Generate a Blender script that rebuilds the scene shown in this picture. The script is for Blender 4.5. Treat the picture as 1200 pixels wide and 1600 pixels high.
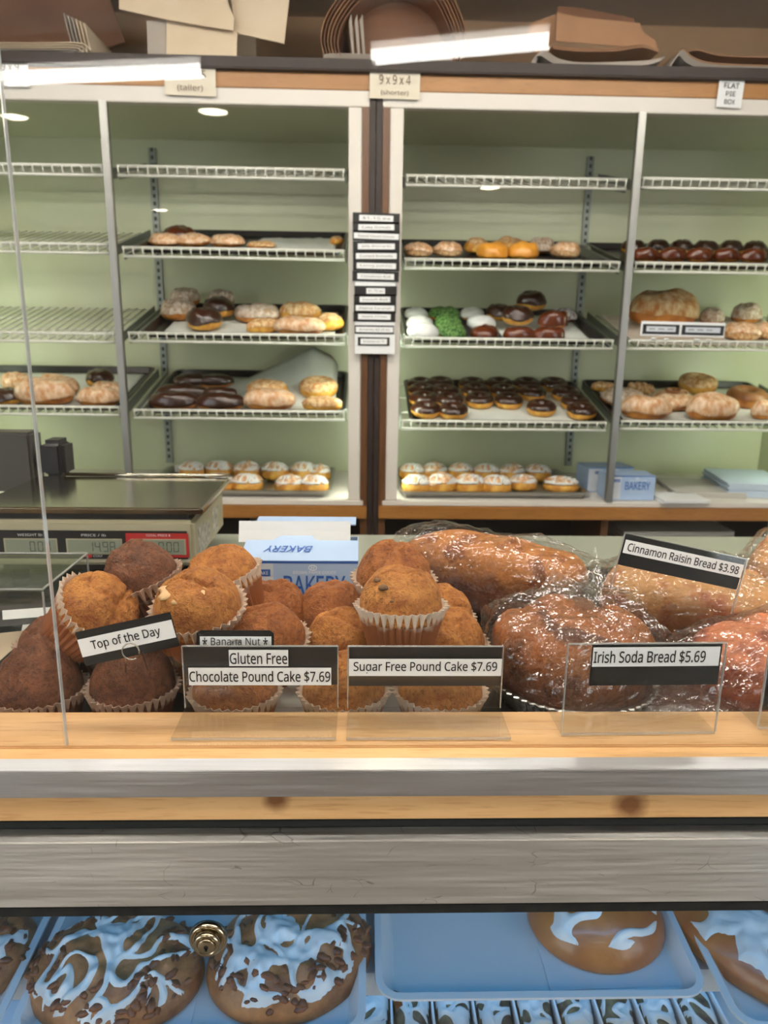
import bpy, bmesh, math, random
from mathutils import Vector, Matrix, noise
for o in list(bpy.data.objects): bpy.data.objects.remove(o)
SC = bpy.context.scene
COL = SC.collection
PI = math.pi

# ---------------------------------------------------------------- camera
cd = bpy.data.cameras.new('camera'); cam = bpy.data.objects.new('camera', cd); COL.objects.link(cam)
cd.sensor_fit = 'VERTICAL'; cd.sensor_height = 36.0; cd.sensor_width = 27.0; cd.lens = 1160 / 1600 * 36
cd.clip_start = .02
cf = Vector((0.02830164, 0.9707218, -0.23853346)); cr = Vector((0.99957953, -0.02597772, 0.01288124)); cu = Vector((-0.00630754, 0.23879772, 0.97104885))
cam.matrix_world = Matrix(((cr.x, cu.x, -cf.x, 0), (cr.y, cu.y, -cf.y, 0), (cr.z, cu.z, -cf.z, 1.444), (0, 0, 0, 1)))
cd.dof.use_dof = True; cd.dof.focus_distance = .80; cd.dof.aperture_fstop = 7.5
SC.camera = cam
# ---------------------------------------------------------------- world and exposure
wd = bpy.data.worlds.new('world'); SC.world = wd; wd.use_nodes = True
wd.node_tree.nodes['Background'].inputs[0].default_value = (.92, .96, 1.0, 1)
wd.node_tree.nodes['Background'].inputs[1].default_value = 2.0
SC.view_settings.view_transform = 'Standard'; SC.view_settings.look = 'None'
SC.view_settings.gamma = 1; SC.view_settings.use_curve_mapping = False
SC.view_settings.exposure = 1.1
SC.cycles.use_denoising = True
SC.cycles.use_adaptive_sampling = True; SC.cycles.adaptive_threshold = .02
SC.cycles.max_bounces = 7; SC.cycles.diffuse_bounces = 3; SC.cycles.glossy_bounces = 4; SC.cycles.transparent_max_bounces = 24
SC.cycles.caustics_reflective = False; SC.cycles.caustics_refractive = False
SC.cycles.sample_clamp_indirect = 4.0
DOWN = 30.0      # recessed ceiling lamps, emission strength
TUBE = 11.0       # ceiling fluorescent tubes
CABT = 12.0      # upright tubes inside the wall cabinets
CASET = 7.0      # tube inside the counter case

# ---------------------------------------------------------------- helpers
def lin(c):
    c = c / 255
    return c / 12.92 if c <= .04045 else ((c + .055) / 1.055) ** 2.4
def rgb(r, g, b): return (lin(r), lin(g), lin(b), 1)
def N(t, typ, **kw):
    n = t.nodes.new(typ)
    for k, v in kw.items(): setattr(n, k, v)
    return n
def newmat(name):
    m = bpy.data.materials.new(name); m.use_nodes = True
    return m, m.node_tree, m.node_tree.nodes['Principled BSDF']
def ramp_mix(t, fac, c1, c2):
    mx = N(t, 'ShaderNodeMix', data_type='RGBA')
    t.links.new(fac, mx.inputs[0])
    for i, c in ((6, c1), (7, c2)):
        if isinstance(c, tuple): mx.inputs[i].default_value = c
        else: t.links.new(c, mx.inputs[i])
    return mx.outputs[2]
def mapr(t, val, a, b, c=0., d=1.):
    n = N(t, 'ShaderNodeMapRange'); t.links.new(val, n.inputs[0])
    for i, v in enumerate((a, b, c, d)): n.inputs[i + 1].default_value = v
    return n.outputs[0]
def coords(t, scale=(1, 1, 1)):
    tc = N(t, 'ShaderNodeTexCoord'); mp = N(t, 'ShaderNodeMapping')
    t.links.new(tc.outputs['Object'], mp.inputs[0]); mp.inputs['Scale'].default_value = scale
    return mp.outputs[0]
def noisetex(t, vec, scale, detail=4, rough=.55):
    n = N(t, 'ShaderNodeTexNoise'); t.links.new(vec, n.inputs['Vector'])
    n.inputs['Scale'].default_value = scale; n.inputs['Detail'].default_value = detail; n.inputs['Roughness'].default_value = rough
    return n.outputs[0]
def bump(t, b, h, strength, dist=.002):
    bp = N(t, 'ShaderNodeBump'); bp.inputs['Strength'].default_value = strength; bp.inputs['Distance'].default_value = dist
    t.links.new(h, bp.inputs['Height']); t.links.new(bp.outputs[0], b.inputs['Normal']); return bp
def plain(name, c, rough=.5, metal=0., spec=.5, coat=0.):
    m, t, b = newmat(name)
    b.inputs['Base Color'].default_value = c; b.inputs['Roughness'].default_value = rough; b.inputs['Metallic'].default_value = metal
    b.inputs['Specular IOR Level'].default_value = spec; b.inputs['Coat Weight'].default_value = coat
    return m
def speck(name, c1, c2, scale=30, rough=.5, bs=0, bscale=80, bdist=.002, lo=.35, hi=.65, coat=0., spec=.5, metal=0., vs=(1, 1, 1), sss=0):
    m, t, b = newmat(name); v = coords(t, vs)
    t.links.new(ramp_mix(t, mapr(t, noisetex(t, v, scale), lo, hi), c1, c2), b.inputs['Base Color'])
    b.inputs['Roughness'].default_value = rough; b.inputs['Coat Weight'].default_value = coat; b.inputs['Coat Roughness'].default_value = .15
    b.inputs['Specular IOR Level'].default_value = spec; b.inputs['Metallic'].default_value = metal
    if sss: b.inputs['Subsurface Weight'].default_value = sss; b.inputs['Subsurface Radius'].default_value = (.01, .005, .003)
    if bs: bump(t, b, noisetex(t, v, bscale, 5, .65), bs, bdist)
    return m
def emit(name, c, s):
    m, t, b = newmat(name); b.inputs['Base Color'].default_value = (.8, .8, .8, 1)
    b.inputs['Emission Color'].default_value = c; b.inputs['Emission Strength'].default_value = s
    return m
def clear(name, tint=(1, 1, 1, 1), f0=.04, rough=.0, bumpy=None, white=0., whitecol=(1, 1, 1, 1)):
    """thin clear sheet: lets light straight through, mirrors by a Schlick curve"""
    m, t, b = newmat(name); t.nodes.remove(b); out = t.nodes['Material Output']
    tr = N(t, 'ShaderNodeBsdfTransparent'); tr.inputs[0].default_value = tint
    gl = N(t, 'ShaderNodeBsdfGlossy'); gl.inputs['Roughness'].default_value = rough
    lw = N(t, 'ShaderNodeLayerWeight'); lw.inputs[0].default_value = .5
    pw = N(t, 'ShaderNodeMath', operation='POWER'); t.links.new(lw.outputs['Facing'], pw.inputs[0]); pw.inputs[1].default_value = 5
    fac = mapr(t, pw.outputs[0], 0, 1, f0, .9)
    if bumpy:
        v = coords(t, bumpy[3] if len(bumpy) > 3 else (1, 1, 1))
        vo = N(t, 'ShaderNodeTexVoronoi', feature='DISTANCE_TO_EDGE'); vo.inputs['Scale'].default_value = bumpy[0]
        ns = N(t, 'ShaderNodeTexNoise'); t.links.new(v, ns.inputs['Vector']); ns.inputs['Scale'].default_value = bumpy[0] * .6; ns.inputs['Detail'].default_value = 3
        va = N(t, 'ShaderNodeVectorMath', operation='MULTIPLY_ADD'); t.links.new(ns.outputs['Color'], va.inputs[0])
        va.inputs[1].default_value = (.06, .06, .06); t.links.new(v, va.inputs[2]); t.links.new(va.outputs[0], vo.inputs['Vector'])
        ad = N(t, 'ShaderNodeMath', operation='ADD'); t.links.new(vo.outputs[0], ad.inputs[0])
        nn = noisetex(t, v, bumpy[0] * 1.7, 2); t.links.new(nn, ad.inputs[1])
        bp = N(t, 'ShaderNodeBump'); bp.inputs['Strength'].default_value = bumpy[1]; bp.inputs['Distance'].default_value = bumpy[2]
        t.links.new(ad.outputs[0], bp.inputs['Height'])
        t.links.new(bp.outputs[0], gl.inputs['Normal']); t.links.new(bp.outputs[0], lw.inputs['Normal'])
    base = tr.outputs[0]
    if white:
        df = N(t, 'ShaderNodeBsdfDiffuse'); df.inputs[0].default_value = whitecol
        m0 = N(t, 'ShaderNodeMixShader'); m0.inputs[0].default_value = white
        t.links.new(tr.outputs[0], m0.inputs[1]); t.links.new(df.outputs[0], m0.inputs[2]); base = m0.outputs[0]
    mx = N(t, 'ShaderNodeMixShader'); t.links.new(fac, mx.inputs[0]); t.links.new(base, mx.inputs[1]); t.links.new(gl.outputs[0], mx.inputs[2])
    t.links.new(mx.outputs[0], out.inputs[0])
    return m

class MB:
    def __init__(s): s.v = []; s.f = []
    def add(s, vs, fs):
        o = len(s.v); s.v += [tuple(p) for p in vs]; s.f += [tuple(i + o for i in q) for q in fs]; return s
    def box(s, x0, x1, y0, y1, z0, z1, M=None):
        vs = [(x, y, z) for x in (x0, x1) for y in (y0, y1) for z in (z0, z1)]
        if M: vs = [M @ Vector(p) for p in vs]
        return s.add(vs, [(0, 1, 3, 2), (4, 6, 7, 5), (0, 4, 5, 1), (2, 3, 7, 6), (0, 2, 6, 4), (1, 5, 7, 3)])
    def tube(s, path, r, n=8, closed=False, rs=None, flat=1.0):
        P = [Vector(p) for p in path]; k = len(P); rings = []
        up = None
        for i in range(k):
            a = P[i - 1] if (i or closed) else P[i]; b = P[(i + 1) % k] if (i < k - 1 or closed) else P[i]
            d = (b - a); d = d.normalized() if d.length > 1e-9 else Vector((0, 0, 1))
            if up is None:
                up = Vector((0, 0, 1)) if abs(d.z) < .9 else Vector((0, 1, 0))
            sd = d.cross(up)
            if sd.length < 1e-6: sd = d.orthogonal()
            sd.normalize(); up = sd.cross(d).normalized()
            rr = rs[i] if rs else r
            rings.append([P[i] + sd * rr * math.cos(2 * PI * j / n) + up * rr * flat * math.sin(2 * PI * j / n) for j in range(n)])
        vs = [p for R in rings for p in R]; fs = []
        m = k if closed else k - 1
        for i in range(m):
            for j in range(n):
                a, b = i * n + j, i * n + (j + 1) % n; c, d = ((i + 1) % k) * n + (j + 1) % n, ((i + 1) % k) * n + j
                fs.append((a, b, c, d))
        if not closed: fs += [tuple(range(n))[::-1], tuple((k - 1) * n + j for j in range(n))]
        return s.add(vs, fs)
    def lathe(s, prof, n=32, rf=None, cap0=True, cap1=True, M=None):
        vs = []
        for i, (r, z) in enumerate(prof):
            for j in range(n):
                a = 2 * PI * j / n; q = rf(r, z, a, i, j) if rf else r
                vs.append((q * math.cos(a), q * math.sin(a), z))
        if M: vs = [M @ Vector(p) for p in vs]
        fs = [(i * n + j, i * n + (j + 1) % n, (i + 1) * n + (j + 1) % n, (i + 1) * n + j) for i in range(len(prof) - 1) for j in range(n)]
        if cap0: fs.append(tuple(range(n))[::-1])
        if cap1: fs.append(tuple((len(prof) - 1) * n + j for j in range(n)))
        return s.add(vs, fs)
    def ribbon(s, prof, y0, y1, th, M=None):
        """profile of (x,z) points given thickness and run from y0 to y1"""
        k = len(prof); nr = []
        for i in range(k):
            a = prof[max(i - 1, 0)]; b = prof[min(i + 1, k - 1)]; dx, dz = b[0] - a[0], b[1] - a[1]; L = math.hypot(dx, dz) or 1
            nr.append((-dz / L * th, dx / L * th))
        vs = []
        for y in (y0, y1):
            vs += [(p[0], y, p[1]) for p in prof] + [(p[0] + q[0], y, p[1] + q[1]) for p, q in zip(prof, nr)]
        if M: vs = [M @ Vector(p) for p in vs]
        fs = []
        for i in range(k - 1):
            A = lambda side, off: side * 2 * k + off * k
            fs.append((i, i + 1, 2 * k + i + 1, 2 * k + i)); fs.append((k + i, 3 * k + i, 3 * k + i + 1, k + i + 1))
            fs.append((i, k + i, k + i + 1, i + 1)); fs.append((2 * k + i, 2 * k + i + 1, 3 * k + i + 1, 3 * k + i))
        fs.append((0, 2 * k, 3 * k, k)); e = k - 1; fs.append((e, k + e, 3 * k + e, 2 * k + e))
        return s.add(vs, fs)
    def data(s, name, mat, smooth=False, bevel=0., seg=2):
        me = bpy.data.meshes.new(name)
        bm = bmesh.new()
        vv = [bm.verts.new(p) for p in s.v]
        for q in s.f:
            try: bm.faces.new([vv[i] for i in q])
            except ValueError: pass
        if bevel:
            bmesh.ops.bevel(bm, geom=bm.edges[:], offset=bevel, segments=seg, affect='EDGES', clamp_overlap=True)
        bmesh.ops.recalc_face_normals(bm, faces=bm.faces[:])
        for fc in bm.faces: fc.smooth = smooth
        bm.to_mesh(me); bm.free(); me.materials.append(mat)
        return me
    def obj(s, name, mat, parent=None, smooth=False, bevel=0., seg=2, loc=None, rot=None):
        return link(name, s.data(name, mat, smooth, bevel, seg), parent, loc, rot)
def link(name, me, parent=None, loc=None, rot=None):
    o = bpy.data.objects.new(name, me); COL.objects.link(o)
    if parent is not None: o.parent = parent
    if loc is not None: o.location = loc
    if rot is not None: o.rotation_euler = rot
    return o
def box(name, mat, x0, x1, y0, y1, z0, z1, parent=None, bevel=0., **k):
    return MB().box(x0, x1, y0, y1, z0, z1).obj(name, mat, parent, bevel=bevel, **k)
def tag(o, label, cat, group=None):
    o['label'] = label; o['category'] = cat
    if group: o['group'] = group
    return o
def thing(name, label, cat, loc=(0, 0, 0), rot=(0, 0, 0), group=None):
    o = bpy.data.objects.new(name, None); COL.objects.link(o); o.empty_display_size = .02
    o.location = loc; o.rotation_euler = rot
    return tag(o, label, cat, group)
def struct(o): o['kind'] = 'structure'; return o
def dup(root, loc, rot, label=None, group=None):
    r = root.copy(); COL.objects.link(r); r.location = loc; r.rotation_euler = rot
    if label: r['label'] = label
    if group: r['group'] = group
    for ch in list(root.children):
        c = ch.copy(); COL.objects.link(c); c.parent = r
        for g in list(ch.children):
            d = g.copy(); COL.objects.link(d); d.parent = c
    return r
FONT = None
try:      # the sans face that ships inside Blender; its built-in face is used where that is missing
    import os
    FONT = bpy.data.fonts.load(os.path.join(bpy.utils.system_resource('DATAFILES'), 'fonts', 'NotoSansMath-Regular.woff2'))
except Exception: FONT = None
def writing(name, body, mat, parent, loc, rot, width=None, height=.01, align='CENTER', bold=0., shear=0., depth=.0002):
    """printed words as a thin mesh lying in the local XY plane; fitted to a width"""
    c = bpy.data.curves.new('w', 'FONT'); c.body = body; c.align_x = align; c.align_y = 'CENTER'; c.size = 1; c.shear = shear
    c.offset = bold; c.resolution_u = 3
    if FONT: c.font = FONT; c.offset = min(bold, .008)
    o = bpy.data.objects.new('w', c); COL.objects.link(o)
    bpy.context.view_layer.update()
    me = bpy.data.meshes.new_from_object(o.evaluated_get(bpy.context.evaluated_depsgraph_get()))
    bpy.data.objects.remove(o); bpy.data.curves.remove(c)
    xs = [v.co.x for v in me.vertices]; ys = [v.co.y for v in me.vertices]
    w = max(xs) - min(xs); h = max(ys) - min(ys); cx = (max(xs) + min(xs)) / 2; cy = (max(ys) + min(ys)) / 2
    sy = height / h; sx = width / w if width else sy
    for v in me.vertices: v.co = ((v.co.x - cx) * sx, (v.co.y - cy) * sy, depth)
    me.materials.clear(); me.materials.append(mat); me.name = name
    return link(name, me, parent, loc, rot)
FACE = (PI / 2, 0, 0)     # turns the XY plane of writing to face the camera side (-Y)

# ---------------------------------------------------------------- materials
WHITE = plain('white_paint', rgb(225, 218, 208), .45)
def brushed(name, c, r0, vs=(1.5, 60, 70), lo=.72, aniso=0., scratch=False):
    m, t, b = newmat(name); v = coords(t, vs)
    n = noisetex(t, v, 6, 5, .6)
    cc = ramp_mix(t, n, (c[0] * lo, c[1] * lo, c[2] * lo, 1), c)
    if scratch:
        v2 = coords(t, (1.4, 1, 2.4)); w2 = N(t, 'ShaderNodeTexNoise'); t.links.new(v2, w2.inputs['Vector']); w2.inputs['Scale'].default_value = 9
        va = N(t, 'ShaderNodeVectorMath', operation='MULTIPLY_ADD'); t.links.new(w2.outputs['Color'], va.inputs[0]); va.inputs[1].default_value = (.12, .12, .12); t.links.new(v2, va.inputs[2])
        vo = N(t, 'ShaderNodeTexVoronoi', feature='DISTANCE_TO_EDGE'); vo.inputs['Scale'].default_value = 17; t.links.new(va.outputs[0], vo.inputs['Vector'])
        ml = N(t, 'ShaderNodeMath', operation='MULTIPLY'); t.links.new(mapr(t, vo.outputs[0], .003, .010, .5, 0), ml.inputs[0]); t.links.new(mapr(t, noisetex(t, v2, 14, 2), .56, .60), ml.inputs[1])
        cc = ramp_mix(t, ml.outputs[0], cc, (.08, .08, .08, 1))
    t.links.new(cc, b.inputs['Base Color'])
    b.inputs['Metallic'].default_value = 1
    t.links.new(mapr(t, n, .3, .7, r0 * .8, r0 * 1.25), b.inputs['Roughness'])
    if aniso:
        b.inputs['Anisotropic'].default_value = aniso; tg = N(t, 'ShaderNodeCombineXYZ'); tg.inputs[1].default_value = .71; tg.inputs[2].default_value = .70
        t.links.new(tg.outputs[0], b.inputs['Tangent'])
    bump(t, b, n, .10, .0006)
    return m
STEEL = brushed('brushed_steel', rgb(228, 226, 222), .42, aniso=.92, scratch=True)
STEEL2 = brushed('steel_trim', rgb(214, 214, 216), .36, aniso=.9)
DARKSTEEL = brushed('grey_post_steel', rgb(176, 174, 168), .4, (60, 60, 2))
def wood(name, c1, c2, c3, sc=1., axis=(1.2, 14, 14), rough=.45, knots=True, at=()):
    m, t, b = newmat(name); v = coords(t, axis)
    w = noisetex(t, v, 4 * sc, 6, .6); w2 = noisetex(t, v, 22 * sc, 3, .5)
    a = ramp_mix(t, mapr(t, w, .3, .7), c1, c2)
    a = ramp_mix(t, mapr(t, w2, .55, .8, 0, .6), a, c3)
    if knots:
        vk = coords(t, (1, 2.2, 2.2)); vo = N(t, 'ShaderNodeTexVoronoi'); vo.inputs['Scale'].default_value = 2.1; t.links.new(vk, vo.inputs['Vector'])
        a = ramp_mix(t, mapr(t, vo.outputs['Distance'], .015, .06, .85, 0), a, c3)
    for (kx, kz, kr) in at:
        vk = coords(t, (1, 0, 1)); df = N(t, 'ShaderNodeVectorMath', operation='DISTANCE'); wn = N(t, 'ShaderNodeVectorMath', operation='MULTIPLY_ADD')
        nz = N(t, 'ShaderNodeTexNoise'); nz.inputs['Scale'].default_value = 60; t.links.new(vk, nz.inputs['Vector']); t.links.new(nz.outputs['Color'], wn.inputs[0]); wn.inputs[1].default_value = (.008, 0, .008); t.links.new(vk, wn.inputs[2])
        t.links.new(wn.outputs[0], df.inputs[0]); df.inputs[1].default_value = (kx + .004, 0, kz + .004)
        a = ramp_mix(t, mapr(t, df.outputs['Value'], kr * .35, kr, .9, 0), a, rgb(112, 66, 34))
    t.links.new(a, b.inputs['Base Color']); b.inputs['Roughness'].default_value = rough
    bump(t, b, w2, .08, .001)
    return m
PINE = wood('pine', rgb(224, 182, 132), rgb(208, 160, 108), rgb(168, 112, 64))
PINEF = wood('pine_front', rgb(226, 184, 130), rgb(212, 164, 108), rgb(176, 118, 66), at=(((-0.0770, 0.5955, 1.0273)[0], (-0.0770, 0.5955, 1.0273)[2], .016), ((0.2488, 0.5955, 1.0202)[0], (0.2488, 0.5955, 1.0202)[2], .020)), knots=False)
CABWOOD = wood('cabinet_maple', rgb(176, 122, 60), rgb(158, 104, 46), rgb(122, 76, 32), 1, (1.5, 10, 10), .4, False)
CABWOODV = wood('cabinet_maple_upright', rgb(112, 74, 42), rgb(92, 58, 31), rgb(66, 40, 21), 1, (14, 14, 1.5), .4, False)
DARKWOOD = wood('dark_stained_wood', rgb(50, 34, 26), rgb(38, 25, 19), rgb(22, 14, 10), 1, (8, 8, 1.4), .55, False)
GREEN = speck('pale_green_panel', rgb(203, 207, 174), rgb(197, 201, 168), 3, .35, 0)
WIRE = plain('white_wire', rgb(226, 226, 214), .35)
SLOT = plain('dark_slot', rgb(40, 44, 40), .6)
STANDARD = plain('grey_standard', rgb(142, 148, 140), .4, .6)
BLACKPAN = plain('black_pan', rgb(20, 20, 21), .32)
ALU = brushed('aluminium_pan', rgb(205, 204, 198), .35, (8, 8, 8), .85)
PARCH = speck('parchment', rgb(224, 228, 220), rgb(212, 218, 210), 12, .6)
BLACK = plain('black_card', rgb(24, 22, 22), .4)
PAPER = plain('white_paper', rgb(243, 243, 243), .6)
CREAMP = plain('cream_note', rgb(226, 216, 196), .7)
INK = plain('black_ink', rgb(22, 20, 22), .6)
PENCIL = plain('pencil_ink', rgb(120, 104, 92), .8)
GLASS = clear('window_glass', (.985, .992, .988, 1), .028)
ACRY = clear('acrylic', (.965, .97, .965, 1), .03, .02)
ACRYEDGE = clear('acrylic_edge', (.85, .87, .86, 1), .25, .1, None, .35, (.85, .85, .84, 1))
GLASSEDGE = clear('glass_edge', (.75, .78, .76, 1), .2, .1, None, .5, (.85, .86, .85, 1))
BAG = clear('cellophane', (.99, .985, .98, 1), .12, .05, (60, .35, .003), .012, (.9, .87, .84, 1))
BROWNWALL = speck('brown_wall', rgb(200, 164, 126), rgb(192, 154, 118), 2, .7)
KRAFT = speck('kraft_board', rgb(178, 132, 94), rgb(164, 118, 82), 6, .65)
KRAFTD = speck('dark_kraft_board', rgb(142, 96, 66), rgb(128, 84, 57), 6, .6)
BOARDW = speck('white_board', rgb(226, 206, 178), rgb(214, 192, 162), 5, .7)
BOARDG = plain('grey_board_back', rgb(172, 160, 148), .75)
RUBBER = speck('black_gasket', rgb(34, 36, 34), rgb(20, 22, 22), 60, .5, .5, 120, .001)
DECK = plain('dark_glass_deck', rgb(34, 40, 40), .06, 0, .6)
ICING = speck('white_icing', rgb(236, 236, 232), rgb(222, 222, 218), 20, .3, .3, 40, .002, coat=.4)
CHOC = speck('chocolate_icing', rgb(64, 32, 18), rgb(44, 22, 13), 14, .28, .25, 60, .002, coat=.5)
CHOCR = speck('glossy_brown_glaze', rgb(112, 52, 24), rgb(82, 36, 16), 14, .25, .3, 60, .002, coat=.5)
DOUGH = speck('fried_dough', rgb(210, 142, 64), rgb(164, 92, 36), 45, .5, .3, 60, .002)
DOUGHY = speck('yellow_dough', rgb(230, 180, 80), rgb(196, 130, 46), 45, .5, .3, 60, .002)
ORANGE = speck('orange_glazed_dough', rgb(236, 168, 62), rgb(220, 146, 46), 12, .35, .2, 60, .002, coat=.4)
SUGAR = speck('sugared_crust', rgb(222, 196, 150), rgb(180, 118, 54), 110, .75, .6, 160, .003)
POWDER = speck('powdered_sugar', rgb(222, 210, 196), rgb(170, 138, 104), 100, .85, .4, 120, .003)
PINKICE = speck('pale_glaze', rgb(234, 208, 176), rgb(196, 136, 80), 90, .4, .3, 50, .002, coat=.3)
GREENSP = speck('green_sprinkles', rgb(34, 92, 30), rgb(120, 160, 84), 150, .6, 1.0, 170, .006, .42, .58)
OREO = speck('cookie_crumb_icing', rgb(226, 222, 218), rgb(90, 76, 70), 90, .6, .6, 120, .004, .5, .62)
GLAZEB = speck('brown_cinnamon_glaze', rgb(160, 108, 62), rgb(132, 84, 46), 14, .4, .3, 60, .002)

# ---------------------------------------------------------------- the room
FLOORM = speck('grey_floor', rgb(128, 120, 110), rgb(118, 110, 101), 4, .5)
CEILM = speck('ceiling_paint', rgb(208, 196, 180), rgb(200, 188, 172), 2, .8)
SHOPW = speck('shop_wall_paint', rgb(140, 124, 106), rgb(132, 116, 99), 1.5, .8)
CZ = 2.56
struct(box('floor', FLOORM, -3.6, 3.6, -8.0, 3.3, -.05, 0))
struct(box('ceiling', CEILM, -3.6, 3.6, -8.0, 3.3, CZ, CZ + .05))
struct(box('wall_back', BROWNWALL, -3.6, 3.6, 3.1, 3.3, 0, CZ))
for nm, sx in (('wall_left', -1), ('wall_right', 1)):
    w = MB(); a, b_ = sorted((sx * 3.6, sx * 3.7))
    w.box(a, b_, -8.0, -5.2, 0, CZ); w.box(a, b_, -.9, 3.3, 0, CZ); w.box(a, b_, -5.2, -.9, 0, .45); w.box(a, b_, -5.2, -.9, 2.35, CZ)
    struct(w.obj(nm, SHOPW))
    wn = struct(box('added_window_1' if sx < 0 else 'added_window_2', GLASS, sx * 3.65 - .003, sx * 3.65 + .003, -5.2, -.9, .45, 2.35))  # unseen side windows, added so daylight brightens the steel and signs
    for i in range(4):
        y = -5.2 + i * 1.413
        box('added_window_mullion', WHITE, sx * 3.65 - .03, sx * 3.65 + .03, y, y + .06, .45, 2.35, wn)
struct(box('wall_front', SHOPW, -3.7, 3.7, -8.1, -8.0, 0, CZ))

# recessed lamps and tubes in the ceiling; those over counter and aisle are added
LAMPGLOW = emit('downlight_glow', (1, .86, .66, 1), DOWN)
TUBEGLOW = emit('tube_glow', (1, .97, .92, 1), TUBE)
LW = plain('lamp_white', rgb(235, 232, 226), .4)
dl = None
DLN = ['mid shop, right of two', 'mid shop, left of two', 'rear shop near the left wall', 'rear shop right of centre', 'added light, customer side, right', 'added light, customer side, left',
       'added light above the counter', 'added light, staff aisle right', 'added light, staff aisle left', 'added light, staff aisle middle']
downs = [(-.806, -3.079), (-1.934, -3.262), (-2.005, -6.55), (.993, -5.08), (.9, -.15), (-.75, -.15), (.1, .55), (1.5, 1.3), (-1.45, 1.3), (.05, 1.55)]  # last six are unseen, added as top light over counter and aisle
for i, (x, y) in enumerate(downs):
    if dl is None:
        dl = thing('downlight', '', 'ceiling lamp', (x, y, CZ))
        MB().lathe([(.075, -.001), (.095, -.001), (.095, -.012), (.082, -.012), (.075, -.004)], 24, cap0=False, cap1=False).obj('trim_ring', LW, dl, True)
        MB().lathe([(.0, -.003), (.074, -.003), (.074, -.006), (.0, -.006)], 24, cap0=False, cap1=False).obj('lens', LAMPGLOW, dl)
        o = dl
    else: o = dup(dl, (x, y, CZ), (0, 0, 0))
    o['label'] = 'round recessed ceiling lamp with a white trim ring, ' + DLN[i]; o['group'] = 'recessed ceiling lamps'
def tubelamp(p, q, label):
    p, q = Vector(p), Vector(q); L = (q - p).length; a = math.atan2(q.y - p.y, q.x - p.x)
    t = thing('fluorescent_lamp', label, 'ceiling lamp', (p + q) / 2, (0, 0, a))
    MB().box(-L / 2, L / 2, -.06, .06, .035, .075).obj('housing', LW, t, bevel=.006)
    for sx in (-1, 1):
        MB().box(sx * L / 2 - .012, sx * L / 2 + .012, -.05, .05, -.03, .075).obj('end_cap', LW, t, bevel=.004)
        MB().tube([(sx * L * .3, 0, .07), (sx * L * .3, 0, .115)], .012, 8).obj('hanger', LW, t)
    for sy in (-1, 1):
        MB().tube([(-L / 2 + .012, sy * .026, 0), (L / 2 - .012, sy * .026, 0)], .019, 10).obj('tube', TUBEGLOW, t, True)
tubelamp((-1.52, -2.21, 2.44), (-.63, -2.05, 2.44), 'fluorescent tube lamp above the shop floor, the left one of two')
tubelamp((.02, -1.86, 2.44), (.66, -1.65, 2.44), 'fluorescent tube lamp above the shop floor, the right one of two')
tubelamp((-1.25, .18, 2.44), (-.05, .18, 2.44), 'added fluorescent tube lamp above the customer side of the counter, left of two')  # this pair is out of view, added to brighten muffins and counter front
tubelamp((.15, .18, 2.44), (1.35, .18, 2.44), 'added fluorescent tube lamp above the customer side of the counter, right of two')
tubelamp((-1.25, 1.42, 2.44), (-.05, 1.42, 2.44), 'added fluorescent tube lamp above the staff aisle, left of two')  # unseen aisle pair, added for more light on counter and cabinet tops
tubelamp((.15, 1.42, 2.44), (1.35, 1.42, 2.44), 'added fluorescent tube lamp above the staff aisle, right of two')

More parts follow.
